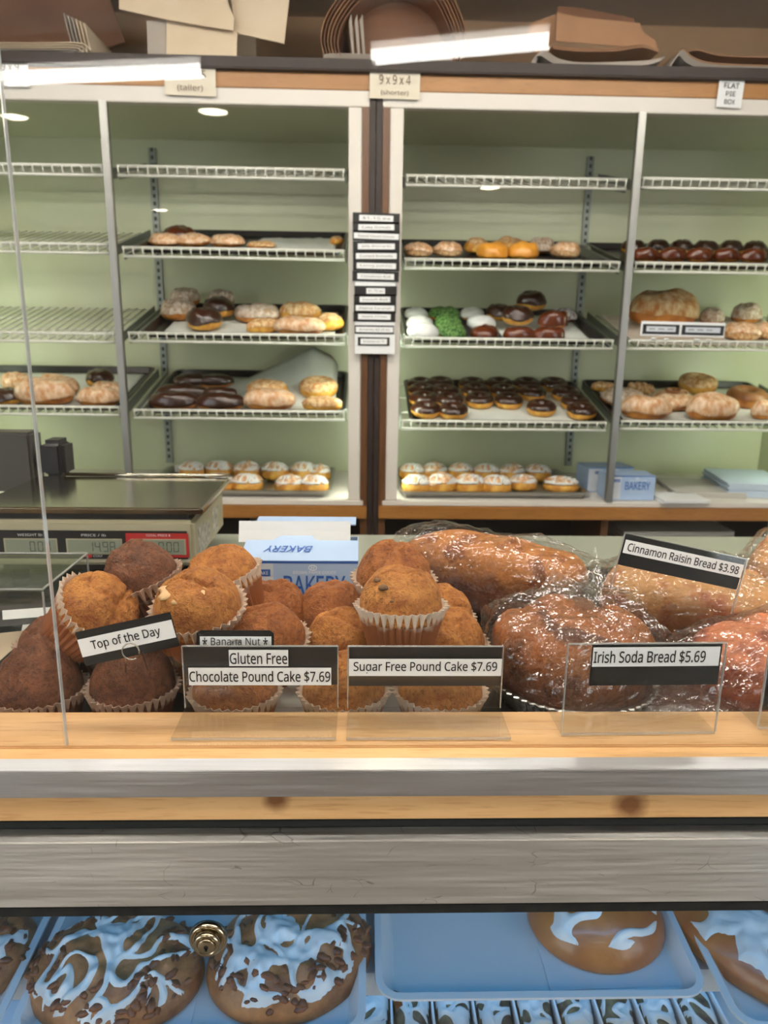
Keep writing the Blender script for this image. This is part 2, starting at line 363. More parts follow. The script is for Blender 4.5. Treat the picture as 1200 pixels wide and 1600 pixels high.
# ---------------------------------------------------------------- wall cabinets
YF, YB = 2.43, 2.945
BZ = .8892            # top of the bottom board
CABGLOW = emit('cabinet_tube_glow', (.88, 1, .82, 1), CABT)
def cabinet(x0, x1, xp, label, side):
    t = thing('display_cabinet', label, 'cabinet', ((x0 + x1) / 2, YF, 0))
    ox = (x0 + x1) / 2
    def b(n, m, a, c, y0, y1, z0, z1, bev=0.): return MB().box(a - ox, c - ox, y0 - YF, y1 - YF, z0, z1).obj(n, m, t, bevel=bev)
    b('back_panel', GREEN, x0, x1, YB, YB + .02, .0, 2.15)
    b('side_panel', GREEN if side < 0 else CABWOODV, x0, x0 + .012, YF + .045, YB, 0, 2.15)
    b('side_panel', GREEN if side > 0 else CABWOODV, x1 - .012, x1, YF + .045, YB, 0, 2.15)
    b('ceiling_panel', GREEN, x0 + .012, x1 - .012, YF + .045, YB, 2.10, 2.125)
    b('bottom_board', WHITE, x0 + .012, x1 - .012, YF - .012, YB, BZ - .018, BZ - .001, .002)
    b('bottom_rail', CABWOOD, x0, x1, YF - .02, YF + .02, BZ - .062, BZ - .019, .003)
    b('header_trim', WHITE, x0, x1, YF - .004, YF + .03, 2.085, 2.128, .002)
    b('header_rail', CABWOOD, x0, x1, YF - .006, YF + .04, 2.1285, 2.172, .002)
    for a, c in ((x0 + .022, x0 + .062), (x1 - .062, x1 - .022)):
        b('jamb', WHITE, a, c, YF, YF + .03, BZ, 2.085, .002)
    for a, c in ((x0, x0 + .0218), (x1 - .0218, x1)):
        b('stile', CABWOODV, a, c, YF - .006, YF + .045, 0, 2.085, .002)
    b('divider_post', DARKSTEEL, xp - .0115, xp + .0115, YF - .016, YF + .006, BZ, 2.085, .002)
    # slotted shelf standard on the back panel
    s = b('shelf_standard', STANDARD, xp - .0125, xp + .0125, YB - .012, YB, BZ + .03, 2.07)
    sl = MB()
    for k in range(44):
        z = BZ + .05 + k * .026
        sl.box(xp - .0045 - ox, xp + .0045 - ox, YB - .0135 - YF, YB - .011 - YF, z, z + .013)
    q = sl.obj('slots', SLOT, s); q['kind'] = 'stuff'
    # store room under the bottom board
    b('lower_back', DARKWOOD, x0 + .012, x1 - .012, YF + .38, YF + .40, 0, BZ - .02)
    b('lower_shelf', DARKWOOD, x0 + .012, x1 - .012, YF + .0, YF + .38, .60, .62)
    b('lower_divider', CABWOODV, xp - .012, xp + .012, YF + .01, YF + .37, 0, BZ - .064)
    # upright lamp tubes behind the jambs
    for a in (x0 + .04, x1 - .04):
        MB().tube([(a - ox, .052, BZ + .04), (a - ox, .052, 1.62)], .012, 10).obj('lamp_tube', CABGLOW, t, True)
    return t
XL0, XL1, XR0, XR1 = -1.58, .012, .052, 1.62
cabinet(XL0, XL1, -.770, 'pale green lit wall cabinet with wire shelves, left of the dark centre strip', -1)
cabinet(XR0, XR1, .828, 'pale green lit wall cabinet with wire shelves, right of the dark centre strip', 1)
mu = thing('cabinet_mullion', 'dark stained wooden strip between the two lit cabinets', 'mullion', (.032, YF, 0))
MB().box(-.0195, -.001, -.004, .05, 0, 2.172).obj('board', DARKWOOD, mu, bevel=.002)
MB().box(.001, .0195, -.004, .05, 0, 2.172).obj('board', DARKWOOD, mu, bevel=.002)
tag(box('cabinet_top_shelf', DARKWOOD, -1.6, 1.64, YF - .03, 3.09, 2.1735, 2.205, bevel=.003), 'long dark wooden shelf board on top of both cabinets', 'shelf')

# ---------------------------------------------------------------- wire shelves
TILT = math.radians(13.3); YS = 2.44
def wire_mesh(w, d=.48):
    f = MB()
    f.tube([(-w / 2, 0, -.003), (w / 2, 0, -.003)], .0050, 8)
    f.tube([(-w / 2, -.001, -.029), (w / 2, -.001, -.029)], .0044, 8)
    for y in (d * .33, d * .66, d): f.tube([(-w / 2, y, -.0295), (w / 2, y, -.0295)], .003, 6)
    c = MB(); n = round(w / .0295)
    for i in range(n + 1):
        x = -w / 2 + .004 + i * (w - .008) / n
        c.tube([(x, d, -.0245), (x, .002, -.0245), (x, -.0035, -.021), (x, -.0045, -.001)], .0022, 5)
    return f.data('frame', WIRE, True), c.data('wires', WIRE, True)
WM = {}
def wire_shelf(xa, xb, z, label):
    w = round(xb - xa, 3)
    if w not in WM: WM[w] = wire_mesh(w)
    t = thing('wire_shelf', label, 'shelf', ((xa + xb) / 2, YS, z), (TILT, 0, 0), 'wire shelves in the cabinets')
    link('frame', WM[w][0], t); link('wires', WM[w][1], t)
    for s in (-1, 1):
        MB().ribbon([(0, 0), (0, -.03)], .02, .47, .003).obj('bracket', STANDARD, t, loc=(s * (w / 2 + .004), 0, -.012))
BAY = dict(LL=(-1.50, -.79), L=(-.748, -.062), R=(.125, .806), RR=(.852, 1.54))
WHAT = {1: 'top', 2: 'second', 3: 'third', 4: 'fourth'}
BN = dict(LL='far left bay', L='left cabinet bay beside the dark strip', R='right cabinet bay beside the dark strip', RR='far right bay')
ST = {'LL1': 'empty white', 'L1': 'empty white', 'R1': 'empty white', 'RR1': 'empty white', 'LL2': 'empty white', 'LL3': 'empty white'}
for k, z in dict(L1=1.9154, L2=1.6828, L3=1.4262, L4=1.1829, LL1=1.9146, LL2=1.6908, LL3=1.4227, LL4=1.1911,
                 R1=1.9036, R2=1.6618, R3=1.4214, R4=1.1561, RR1=1.9087, RR2=1.6615, RR3=1.4227, RR4=1.1620).items():
    wire_shelf(*BAY[k[:-1]], z, '%s wire shelf, %s row of the %s' % (ST.get(k, 'white tray-laden'), WHAT[int(k[-1])], BN[k[:-1]]))

# ---------------------------------------------------------------- baking trays
def pan_data(w, d, h, mat, lip=.009, th=.0015, r=.03, name='pan', flare=.012):
    """rimmed sheet pan with rounded corners: outline rings from the inside floor up, over the lip and down the outside"""
    def ring(off, z, n=6):
        out = []
        for cx, cy, a0 in ((w / 2 - r, d - r, 0), (-w / 2 + r, d - r, PI / 2), (-w / 2 + r, r, PI), (w / 2 - r, r, 1.5 * PI)):
            for i in range(n + 1):
                a = a0 + i * PI / 2 / n; rr = r + off
                out.append((cx + rr * math.cos(a), cy + rr * math.sin(a), z))
        return out
    rs = [ring(-flare - lip - .004, th), ring(-flare - lip, th + .002), ring(-lip, h), ring(0, h), ring(0, h - .004), ring(-lip - .0, h - .004 - th), ring(-flare - lip - .002, 0)]
    n = len(rs[0]); m = MB(); vs = [p for q in rs for p in q]; fs = []
    for i in range(len(rs) - 1):
        for j in range(n): fs.append((i * n + j, i * n + (j + 1) % n, (i + 1) * n + (j + 1) % n, (i + 1) * n + j))
    fs.append(tuple(range(n))); fs.append(tuple((len(rs) - 1) * n + j for j in range(n))[::-1])
    m.add(vs, fs)
    return m.data(name, mat, False)
PANB = pan_data(.655, .455, .022, BLACKPAN); PANS = pan_data(.655, .455, .024, ALU, name='aluminium_pan')
TR = {'L2': (-0.3867, 2.4440, 1.6623, 0.2321), 'L3': (-0.3866, 2.4440, 1.4057, 0.2321), 'L4': (-0.3864, 2.4440, 1.1624, 0.2321), 'LL4': (-1.1117, 2.4440, 1.1706, 0.2321), 'R2': (0.4482, 2.4440, 1.6413, 0.2321), 'R3': (0.4609, 2.4440, 1.4009, 0.2321), 'R4': (0.4788, 2.4440, 1.1356, 0.2321),
      'RR2': (1.1386, 2.4440, 1.6410, 0.2321), 'RR3': (1.1768, 2.4440, 1.4022, 0.2321), 'RR4': (1.1620, 2.4440, 1.1415, 0.2321), 'L5': (-0.4357, 2.4500, 0.8892, 0.0000), 'R5': (0.4303, 2.4500, 0.8892, 0.0000)}
TR['R5'] = (TR['R5'][0] + .02,) + TR['R5'][1:]
PW = plain('white_plastic_tray', rgb(228, 216, 200), .4)
PANW = pan_data(.60, .40, .012, PW, name='white_pan')
TLAB = dict(L2='flat pale buns and crumpled paper', L3='sugared long rolls and iced buns', L4='chocolate long rolls and upturned parchment',
            LL4='pale iced pastries, in the far left bay', R2='yellow and orange filled donuts', R3='green sprinkled and white donuts', R4='rows of chocolate ring donuts',
            RR2='dark glazed rolls, far right bay', RR4='big iced rolls and sugared rings, far right bay')
for k, (x, y, z, a) in TR.items():
    if k in ('L5', 'R5'):
        tag(link('sheet_pan', PANS, None, (x, y, z), (a, 0, 0)), 'shiny aluminium sheet pan of iced danish on the %s cabinet floor' % ('left' if k == 'L5' else 'right'), 'tray', 'sheet pans')
    elif k == 'RR3':
        tag(link('serving_tray', PANW, None, (x, y, z), (a, 0, 0)), 'shallow white tray holding pale bread behind the small shelf sign', 'tray')
    else:
        tag(link('sheet_pan', PANB, None, (x, y, z), (a, 0, 0)), 'black sheet pan holding ' + TLAB[k], 'tray', 'sheet pans')
def on_tray(k, lx, ly, lz=0.):
    x, y, z, a = TR[k]
    return (x + lx, y + ly * math.cos(a) - lz * math.sin(a), z + ly * math.sin(a) + lz * math.cos(a))
# parchment liners
def parchment(k, x0, x1, y0, y1, label, curl=None):
    m = MB(); nx, ny = 24, 14; vs = []
    for j in range(ny + 1):
        for i in range(nx + 1):
            u, v = i / nx, j / ny; px = x0 + (x1 - x0) * u; py = y0 + (y1 - y0) * v
            h = .004 + .0022 * noise.noise(Vector((px * 14, py * 14, len(k))))
            if curl: h += curl(u, v)
            vs.append((px, py, max(h, .0026)))
    fs = [(j * (nx + 1) + i, j * (nx + 1) + i + 1, (j + 1) * (nx + 1) + i + 1, (j + 1) * (nx + 1) + i) for j in range(ny) for i in range(nx)]
    m.add(vs, fs)
    x, y, z, a = TR[k]
    o = m.obj('parchment_sheet', PARCH, None, True, loc=(x, y, z), rot=(a, 0, 0))
    sm = o.modifiers.new('thickness', 'SOLIDIFY'); sm.thickness = .0006
    tag(o, label, 'paper', 'parchment sheets')
parchment('L3', -.27, .29, .03, .41, 'greyish parchment under the sugared long rolls')
parchment('L4', -.25, .29, .03, .42, 'parchment with one back corner curling up high behind the sugared rolls',
          lambda u, v: .16 * max(0, v - .25) * max(0, 1 - abs(u - .83) / .45) * (1 if u < .97 else .7))
parchment('LL4', -.29, .29, .03, .42, 'parchment lining the far left black pan')
parchment('R3', .0, .29, .03, .42, 'parchment showing at the right of the donuts with green sprinkles')
parchment('R4', -.28, .27, .03, .40, 'parchment under the chocolate ring donuts')
parchment('RR4', -.28, .29, .03, .42, 'parchment under the big iced rolls, far right bay')
parchment('L2', .02, .29, .04, .40, 'crumpled parchment lying on the flat bun tray', lambda u, v: .012 * abs(noise.noise(Vector((u * 6, v * 5, 3)))))

# ---------------------------------------------------------------- pastries
def bun_parts(a, b, h, seed, body, ice, n=26, m=11, e=.62, top=.06, icet=.0022, drip=.25):
    off = Vector((seed * 7.3, seed * 3.1, 0))
    def P(th, ph, k=1.0):
        c = math.cos(ph); s = math.sin(ph)
        rr = c ** e if c > 0 else 0
        z = s if s > 0 else s * .55
        d = Vector((a * rr * math.cos(th), b * rr * math.sin(th), 0))
        nn = noise.noise(Vector((d.x * 28, d.y * 28, z * 1.2)) + off)
        q = 1 + .10 * nn
        zz = h * .62 * z * (1 + .26 * noise.noise(Vector((d.x * 36, d.y * 36, 5)) + off) + .10 * noise.noise(Vector((d.x * 90, d.y * 90, 2)) + off)) if s > 0 else h * .62 * z
        return Vector((d.x * q * k, d.y * q * k, zz * k + h * .38 * .9))
    def surf(ph0):
        vs, fs = [], []
        for j in range(m + 1):
            for i in range(n):
                th = 2 * PI * i / n; p0 = ph0(th); ph = p0 + (PI / 2 * .985 - p0) * j / m
                vs.append((th, ph))
        fs = [(j * n + i, j * n + (i + 1) % n, (j + 1) * n + (i + 1) % n, (j + 1) * n + i) for j in range(m) for i in range(n)]
        return vs, fs
    vs, fs = surf(lambda th: -PI / 2 * .93)
    B = MB(); B.add([P(t, p) for t, p in vs], fs + [tuple(range(n))[::-1], tuple(m * n + i for i in range(n))])
    out = [('body', B.data('body', body, True))]
    if ice:
        ph0 = lambda th: top + drip * noise.noise(Vector((math.cos(th) * 1.7, math.sin(th) * 1.7, seed * 2.7)))
        vs, fs = surf(ph0)
        I = MB(); pts = []
        for (t_, p_) in vs:
            q = P(t_, p_); nrm = Vector((q.x / a ** 2 * a, q.y / b ** 2 * b, .8 * math.sin(p_))); nrm.normalize()
            pts.append(q + nrm * icet)
        inner = [P(t_, p_, .97) for t_, p_ in vs[:n]]
        o = len(pts); pts += inner
        fs = fs + [tuple(m * n + i for i in range(n))] + [(o + i, o + (i + 1) % n, (i + 1) % n, i) for i in range(n)]
        I.add(pts, fs); out.append(('icing', I.data('icing', ice, True)))
    return out
def ring_parts(R, r, seed, body, ice, n=28, m=12):
    def P(th, ph, k):
        w = 1 + .06 * noise.noise(Vector((math.cos(th) * 2, math.sin(th) * 2, seed * 3.3)))
        q = r * k * w; x = R + q * math.cos(ph)
        return Vector((x * math.cos(th), x * math.sin(th), r * .78 + q * .82 * math.sin(ph)))
    B = MB(); B.add([P(2 * PI * i / n, 2 * PI * j / m, 1) for j in range(m) for i in range(n)],
                    [(j * n + i, j * n + (i + 1) % n, ((j + 1) % m) * n + (i + 1) % n, ((j + 1) % m) * n + i) for j in range(m) for i in range(n)])
    out = [('body', B.data('body', body, True))]
    if ice:
        I = MB(); mm = 9; pts = []
        for j in range(mm + 1):
            for i in range(n):
                th = 2 * PI * i / n; w = .18 * noise.noise(Vector((math.cos(th) * 3, math.sin(th) * 3, seed)))
                ph = (.12 + w) + (PI - .24 - 2 * w) * j / mm
                pts.append(P(th, ph, 1.0 if j in (0, mm) else 1.07))
        I.add(pts, [(j * n + i, j * n + (i + 1) % n, (j + 1) * n + (i + 1) % n, (j + 1) * n + i) for j in range(mm) for i in range(n)])
        out.append(('icing', I.data('icing', ice, True)))
    return out
def drizzle_data(name, a, b, h, seed, mat, n=7, r=.0022, amp=.35):
    rnd = random.Random(seed); m = MB()
    for k in range(n):
        pth = []; y0 = (k + .5) / n * 2 - 1; ang = rnd.uniform(-.5, .5)
        for i in range(13):
            u = -1 + 2 * i / 12; v = y0 + amp * math.sin(u * 6 + rnd.uniform(0, 1.2) + k)
            x, y = u * math.cos(ang) - v * math.sin(ang), u * math.sin(ang) + v * math.cos(ang)
            rr = math.hypot(x, y)
            if rr > .9: x, y = x / rr * .9, y / rr * .9; rr = .9
            z = h * .36 + h * .64 * math.sqrt(max(0, 1 - rr ** 2.6)) + .0012
            pth.append((x * a, y * b, z))
        m.tube(pth, r, 5, flat=.6)
    return m.data(name, mat, True)
KINDS = {}
def kind(key, name, cat, fn, nvar=3): KINDS[key] = (name, cat, [fn(i) for i in range(nvar)])
# half-width is 1 unit = .05 m across; instances are scaled to the width they need
kind('cream', 'filled_bun', 'pastry', lambda i: bun_parts(.05, .045, .036, i, SUGAR, PINKICE, top=.25))
kind('pale', 'flat_bun', 'pastry', lambda i: bun_parts(.05, .042, .026, i + 3, DOUGH, PINKICE, top=.0))
kind('whitebun', 'iced_bun', 'donut', lambda i: bun_parts(.05, .048, .045, i + 6, DOUGH, POWDER, top=.05))
kind('chocbun', 'chocolate_bun', 'donut', lambda i: bun_parts(.05, .048, .045, i + 9, DOUGHY, CHOC, top=.1))
kind('choclong', 'chocolate_long_roll', 'pastry', lambda i: bun_parts(.05, .023, .026, i + 12, DOUGH, CHOC, e=.5, top=-.05))
kind('glazelong', 'glazed_roll', 'pastry', lambda i: bun_parts(.05, .03, .032, i + 15, DOUGH, CHOCR, e=.5, top=-.25))
kind('sugarlong', 'sugared_long_roll', 'pastry', lambda i: bun_parts(.05, .023, .028, i + 18, DOUGHY, SUGAR, e=.5, top=.35, drip=.4))
kind('icedlong', 'iced_long_roll', 'pastry', lambda i: bun_parts(.05, .026, .026, i + 21, DOUGH, PINKICE, e=.5, top=.0))
kind('sugaroval', 'sugared_oval', 'pastry', lambda i: bun_parts(.05, .036, .028, i + 24, DOUGH, SUGAR, top=.1))
kind('powderoval', 'powdered_oval', 'pastry', lambda i: bun_parts(.05, .036, .03, i + 27, DOUGH, POWDER, top=.1))
kind('yellow', 'yellow_filled_donut', 'donut', lambda i: bun_parts(.05, .046, .04, i + 30, DOUGHY, SUGAR, top=.7))
kind('orange', 'orange_glazed_donut', 'donut', lambda i: bun_parts(.05, .046, .042, i + 33, DOUGHY, ORANGE, top=-.2))
kind('powder', 'powdered_donut', 'donut', lambda i: bun_parts(.05, .046, .042, i + 36, DOUGH, POWDER, top=-.1))
kind('white', 'white_iced_donut', 'donut', lambda i: bun_parts(.05, .046, .036, i + 39, DOUGH, ICING, top=-.15))
kind('green', 'green_sprinkle_donut', 'donut', lambda i: bun_parts(.05, .046, .04, i + 42, DOUGH, GREENSP, top=-.15))
kind('oreo', 'crumb_topped_donut', 'donut', lambda i: bun_parts(.05, .046, .036, i + 45, CHOCR, OREO, top=.0))
kind('brown', 'brown_cake_donut', 'donut', lambda i: bun_parts(.05, .046, .036, i + 48, CHOCR, None))
kind('chocring', 'chocolate_ring_donut', 'donut', lambda i: ring_parts(.0305, .0195, i, DOUGHY, CHOC))
kind('sugarring', 'sugared_ring_donut', 'donut', lambda i: ring_parts(.031, .0195, i + 5, DOUGHY, SUGAR), 1)
kind('brownring', 'brown_ring_donut', 'donut', lambda i: ring_parts(.031, .0195, i + 7, DOUGH, GLAZEB), 1)
def danish(i):
    p = bun_parts(.05, .042, .036, i + 50, DOUGHY, PINKICE, top=.55, drip=.6)
    return p + [('icing_drizzle', drizzle_data('icing_drizzle', .05, .042, .036, i, ICING, 8, .0042, .5))]
kind('danish', 'iced_danish', 'pastry', danish)
def twist(i):
    m = MB()
    for s in (0, PI):
        m.tube([(-.045 + .09 * k / 16, .009 * math.cos(k * .8 + s), .016 + .006 * math.sin(k * .8 + s)) for k in range(17)], .011, 8, rs=[.006 + .007 * math.sin(PI * k / 16) for k in range(17)])
    return [('strand', m.data('strand', SUGAR, True))]
kind('twist', 'sugared_twist', 'pastry', twist, 1)
def spiral(i):
    p = bun_parts(.05, .046, .03, i + 60, DOUGH, PINKICE, top=.0)
    m = MB(); m.tube([(.042 * (1 - k / 40) * math.cos(k * .42), .039 * (1 - k / 40) * math.sin(k * .42), .0285 + .006 * k / 40 - .012 * (1 - k / 40) ** 3) for k in range(40)], .0026, 5)
    return p + [('spiral_ridge', m.data('spiral_ridge', GLAZEB, True))]
kind('spiral', 'iced_spiral_roll', 'pastry', spiral, 1)
CNT = [0]
def pastry(k, key, pos, wpx, label, group, lift=0., rz=None, zs=1.0):
    name, cat, var = KINDS[key]; CNT[0] += 1; i = CNT[0]
    s = wpx * .00208 / .1; parts = var[i % len(var)]
    rnd = random.Random(i)
    half = .046 * s if key not in ('choclong', 'sugarlong', 'icedlong', 'glazelong') else .03 * s
    base = .0045 if k in ('L3', 'L4', 'LL4', 'R3', 'R4', 'RR4', 'L2') else .0025
    lx, ly = pos; ly = min(max(ly, half + .012), .44 - half); lx = min(max(lx, -.315 + .047 * s), .315 - .047 * s)
    if rz is None: rz = rnd.uniform(-.25, .25)
    R = Matrix.Rotation(TR[k][3], 4, 'X') @ Matrix.Rotation(rz, 4, 'Z')
    t = thing(name, label, cat, on_tray(k, lx, ly, base + lift), R.to_euler(), group)
    t.scale = (s, s, s * zs * 1.3)
    for n, me in parts: link(n, me, t)
    return t
def batch(k, key, pts, label, group=None, **kw):
    """pts: (position on the tray, width) - look-alikes of one tray share label and group"""
    order = sorted(range(len(pts)), key=lambda i: pts[i][0][0]); n = len(pts)
    for i, q in enumerate(pts):
        r = order.index(i)
        where = '' if n == 1 else ', left one' if n == 2 and r == 0 else ', right one' if n == 2 else ', %s from left' % ('first', 'second', 'third', 'fourth', 'fifth', 'sixth')[min(r, 5)]
        pastry(k, key, q[0], q[1], label + (q[2] if len(q) > 2 else where), group or label, **kw)
# left cabinet, second shelf
batch('L2', 'pale', [((-0.3021, 0.1521), 52), ((-0.1736, 0.1525), 54), ((-0.0630, 0.1506), 54)], 'flat pale bun in the front row of the second-shelf tray')
batch('L2', 'brown', [((-0.2436, 0.2621), 52)], 'dark round cake at the back of the flat bun tray')
batch('L2', 'sugaroval', [((0.0497, 0.1329), 46)], 'thin brownish oval beside the crumpled paper on the flat bun tray', zs=.6)
batch('L2', 'yellow', [((0.3021, 0.2486), 24)], 'small yellow filled roll at the right end of the flat bun tray')
# left cabinet, third shelf
batch('L3', 'whitebun', [((-0.2660, 0.2619), 56)], 'white iced bun at the front left of the sugared roll tray')
batch('L3', 'whitebun', [((-0.2582, 0.4140), 50), ((-0.1323, 0.4000), 46)], 'tan iced bun in the back row of the sugared roll tray', lift=.02)
batch('L3', 'chocbun', [((-0.1197, 0.2610), 52)], 'chocolate-topped filled bun behind another one', lift=.012)
batch('L3', 'chocbun', [((-0.1420, 0.1227), 56)], 'chocolate-topped filled bun at the front of its tray')
batch('L3', 'powderoval', [((0.0185, 0.2392), 74)], 'long powdered oval behind the sugared rolls')
batch('L3', 'sugarlong', [((0.0567, 0.0884), 56)], 'sugared long roll at the left of the front one', rz=.35)
batch('L3', 'sugarlong', [((0.1675, 0.2284), 70)], 'sugared long roll behind the front one', zs=1.3)
batch('L3', 'icedlong', [((0.1757, 0.0683), 78)], 'pale iced long roll at the front edge of the sugared roll tray', rz=.0)
batch('L3', 'yellow', [((0.2750, 0.1381), 46)], 'yellow sugared roll at the right end of its tray')
# left cabinet, fourth shelf
batch('L4', 'choclong', [((-0.2903, 0.0416), 78), ((-0.0891, 0.0415), 74)], 'chocolate long roll in the front row beside pale iced rolls', rz=.03)
batch('L4', 'choclong', [((-0.2962, 0.1631), 66), ((-0.2051, 0.1663), 60), ((-0.1102, 0.1625), 56)], 'chocolate long roll in the middle row of its tray', rz=.1)
batch('L4', 'choclong', [((-0.2324, 0.2986), 60), ((-0.1481, 0.3018), 62)], 'chocolate long roll in the back row of its tray', rz=.05)
batch('L4', 'icedlong', [((0.0729, 0.0598), 80)], 'pale iced long roll in front of a duller one', rz=0, zs=1.2)
batch('L4', 'sugarlong', [((0.0530, 0.1753), 70)], 'dull sugared long roll behind the pale iced one', rz=0, zs=1.2)
batch('L4', 'sugarlong', [((0.2483, 0.0393), 62)], 'sugared long roll at the front right corner of its tray', rz=0)
batch('L4', 'sugarring', [((0.2298, 0.1815), 64)], 'golden sugared ring donut in front of the upturned parchment', lift=.012)
# far left bay
batch('LL4', 'chocbun', [((0.1727, 0.2735), 46)], 'chocolate-topped bun at the back of the far left tray')
batch('LL4', 'chocbun', [((-0.0625, 0.0649), 42)], 'chocolate-topped bun cut by the photo left edge')
batch('LL4', 'icedlong', [((0.2309, 0.1718), 52), ((0.0626, 0.1801), 70), ((-0.0922, 0.2182), 62)], 'pale iced roll in the back half of the far left tray', zs=1.2)
batch('LL4', 'icedlong', [((0.2394, 0.0355), 66), ((0.0627, 0.0427), 88)], 'pale pink iced roll in the front row of the far left tray', rz=.1, zs=1.3)
# right cabinet, second shelf
batch('R2', 'cream', [((-0.2761, 0.1567), 46), ((-0.1708, 0.1689), 48)], 'pale sugared bun at the left of the orange donuts')
batch('R2', 'yellow', [((-0.0624, 0.2599), 44), ((0.0535, 0.2902), 46)], 'yellow donut in the back row behind the orange ones')
batch('R2', 'orange', [((-0.0321, 0.1107), 49), ((0.0709, 0.1223), 49)], 'bright orange glazed donut at the front of its tray')
batch('R2', 'powder', [((0.1673, 0.2876), 44)], 'powdered donut behind the larger sugared one')
batch('R2', 'cream', [((0.2316, 0.2003), 50)], 'sugared pale brown donut at the right end of the orange donuts')
# right cabinet, third shelf
batch('R3', 'white', [((-0.2797, 0.3278), 40), ((-0.2777, 0.1771), 44), ((-0.2717, 0.0411), 48)], 'white iced donut in the left column of the sprinkle donut tray')
batch('R3', 'green', [((-0.1869, 0.3337), 40), ((-0.1590, 0.3355), 40), ((-0.1741, 0.1832), 44), ((-0.1752, 0.0464), 46)], 'donut covered in green sprinkles')
batch('R3', 'white', [((-0.0703, 0.3412), 42), ((-0.0574, 0.1998), 46)], 'white iced donut behind the plain brown one')
batch('R3', 'brown', [((-0.0666, 0.0437), 46)], 'plain glossy brown donut at the front of the sprinkle donut tray')
batch('R3', 'chocbun', [((0.0284, 0.3475), 44)], 'dark chocolate bun at the back beside the stacked ones')
batch('R3', 'glazelong', [((0.0462, 0.0412), 50), ((0.1440, 0.0465), 50)], 'brown glazed roll at the front under the chocolate buns', rz=0)
batch('R3', 'chocbun', [((0.0628, 0.1781), 50)], 'chocolate bun with yellow filling lying on the brown rolls', lift=.022)
batch('R3', 'chocbun', [((0.1398, 0.3439), 52)], 'topmost dark chocolate bun of the pile', lift=.038)
batch('R3', 'glazelong', [((0.1859, 0.1758), 48)], 'orange brown glazed roll beside the crumb-topped donut', zs=1.4, lift=.01)
batch('R3', 'oreo', [((0.2582, 0.3302), 46)], 'donut topped with white icing and dark crumbs')
# right cabinet, fourth shelf: ring donuts in columns
cols = [(-0.2961, 0.3719), (-0.2935, 0.2950), (-0.2923, 0.2005), (-0.2881, 0.0920),
        (-0.1921, 0.3837), (-0.1848, 0.2839), (-0.1779, 0.1902), (-0.1758, 0.0824),
        (-0.0721, 0.3802), (-0.0703, 0.3029), (-0.0703, 0.2008),
        (0.0297, 0.3840), (0.0348, 0.2991), (0.0337, 0.1972),
        (0.1345, 0.3879), (0.1361, 0.2876), (0.1344, 0.1249),
        (0.2373, 0.3917), (0.2575, 0.2844), (0.2742, 0.1840), (0.2782, 0.0962)]
cn = ['first', 'second', 'third', 'fourth', 'fifth', 'sixth']; rn = ['back', 'third row from front', 'second row from front', 'front row']
spots = [(0, 0), (0, 1), (0, 2), (0, 3), (1, 0), (1, 1), (1, 2), (1, 3), (2, 0), (2, 1), (2, 2), (3, 0), (3, 1), (3, 2), (4, 0), (4, 1), (4, 2), (5, 0), (5, 1), (5, 2), (5, 3)]
deep = {0: ('back', 'second', 'third', 'front'), 1: ('back', 'second', 'third', 'front'), 2: ('back', 'middle', 'front'), 3: ('back', 'middle', 'front'), 4: ('back', 'middle', 'front'), 5: ('back', 'second', 'third', 'front')}
batch('R4', 'chocring', [(c, 49, ', %s column from left, %s one' % (cn[a], deep[a][b_])) for c, (a, b_) in zip(cols, spots)], 'chocolate ring donut', 'chocolate ring donuts on the fourth shelf')
# far right bay
batch('RR2', 'glazelong', [((-0.2030, 0.1424), 42), ((-0.1088, 0.1529), 42), ((-0.0199, 0.1481), 42), ((0.0756, 0.1586), 42), ((0.1648, 0.1538), 42)],
      'dark glazed roll in the front row of the far right tray', rz=0, zs=1.2)
batch('RR2', 'chocbun', [((-0.1957, 0.2971), 40), ((-0.1057, 0.3078), 40), ((-0.0148, 0.3186), 40), ((0.0698, 0.3122), 40), ((0.1617, 0.3231), 40), ((0.2464, 0.3167), 40)],
      'dark chocolate bun in the back row of the far right tray')
batch('RR3', 'sugaroval', [((-0.1083, 0.2939), 118)], 'large pale dusted loaf behind the small shelf sign', zs=1.3)
batch('RR3', 'powder', [((0.0799, 0.3158), 42), ((0.2256, 0.3565), 50)], 'powdered bun in the back row beside the pale loaf', zs=1.2)
batch('RR3', 'cream', [((0.0955, 0.1039), 56), ((0.1946, 0.1275), 50)], 'sugared pale bun at the front right of the shelf sign')
batch('RR4', 'sugarlong', [((-0.2622, 0.3631), 46)], 'sugared roll at the far back corner of the big iced roll tray')
batch('RR4', 'powderoval', [((-0.2408, 0.2136), 70)], 'large white iced oval partly behind the grey post')
batch('RR4', 'icedlong', [((-0.2037, 0.0783), 80)], 'pale iced long roll beside the grey post', rz=-.1, zs=1.3)
batch('RR4', 'twist', [((-0.1306, 0.3366), 50)], 'sugared twist behind the spiral roll', rz=-.5)
batch('RR4', 'spiral', [((-0.0669, 0.1910), 72)], 'iced spiral roll in the middle of its tray')
batch('RR4', 'sugarring', [((0.0821, 0.3442), 66)], 'yellow sugared ring donut at the back of the big iced roll tray', lift=.012)
batch('RR4', 'twist', [((0.0880, 0.1820), 50)], 'sugared twist beside the yellow ring donut', rz=-.5)
batch('RR4', 'icedlong', [((0.0207, 0.0656), 84)], 'largest pale iced long roll at the front middle of its tray', rz=0, zs=1.4)
batch('RR4', 'brownring', [((0.2155, 0.2288), 66)], 'brown glazed ring donut at the right of its tray')
batch('RR4', 'icedlong', [((0.2186, 0.0911), 56)], 'pale iced roll cut by the photo right edge', rz=.4, zs=1.5)
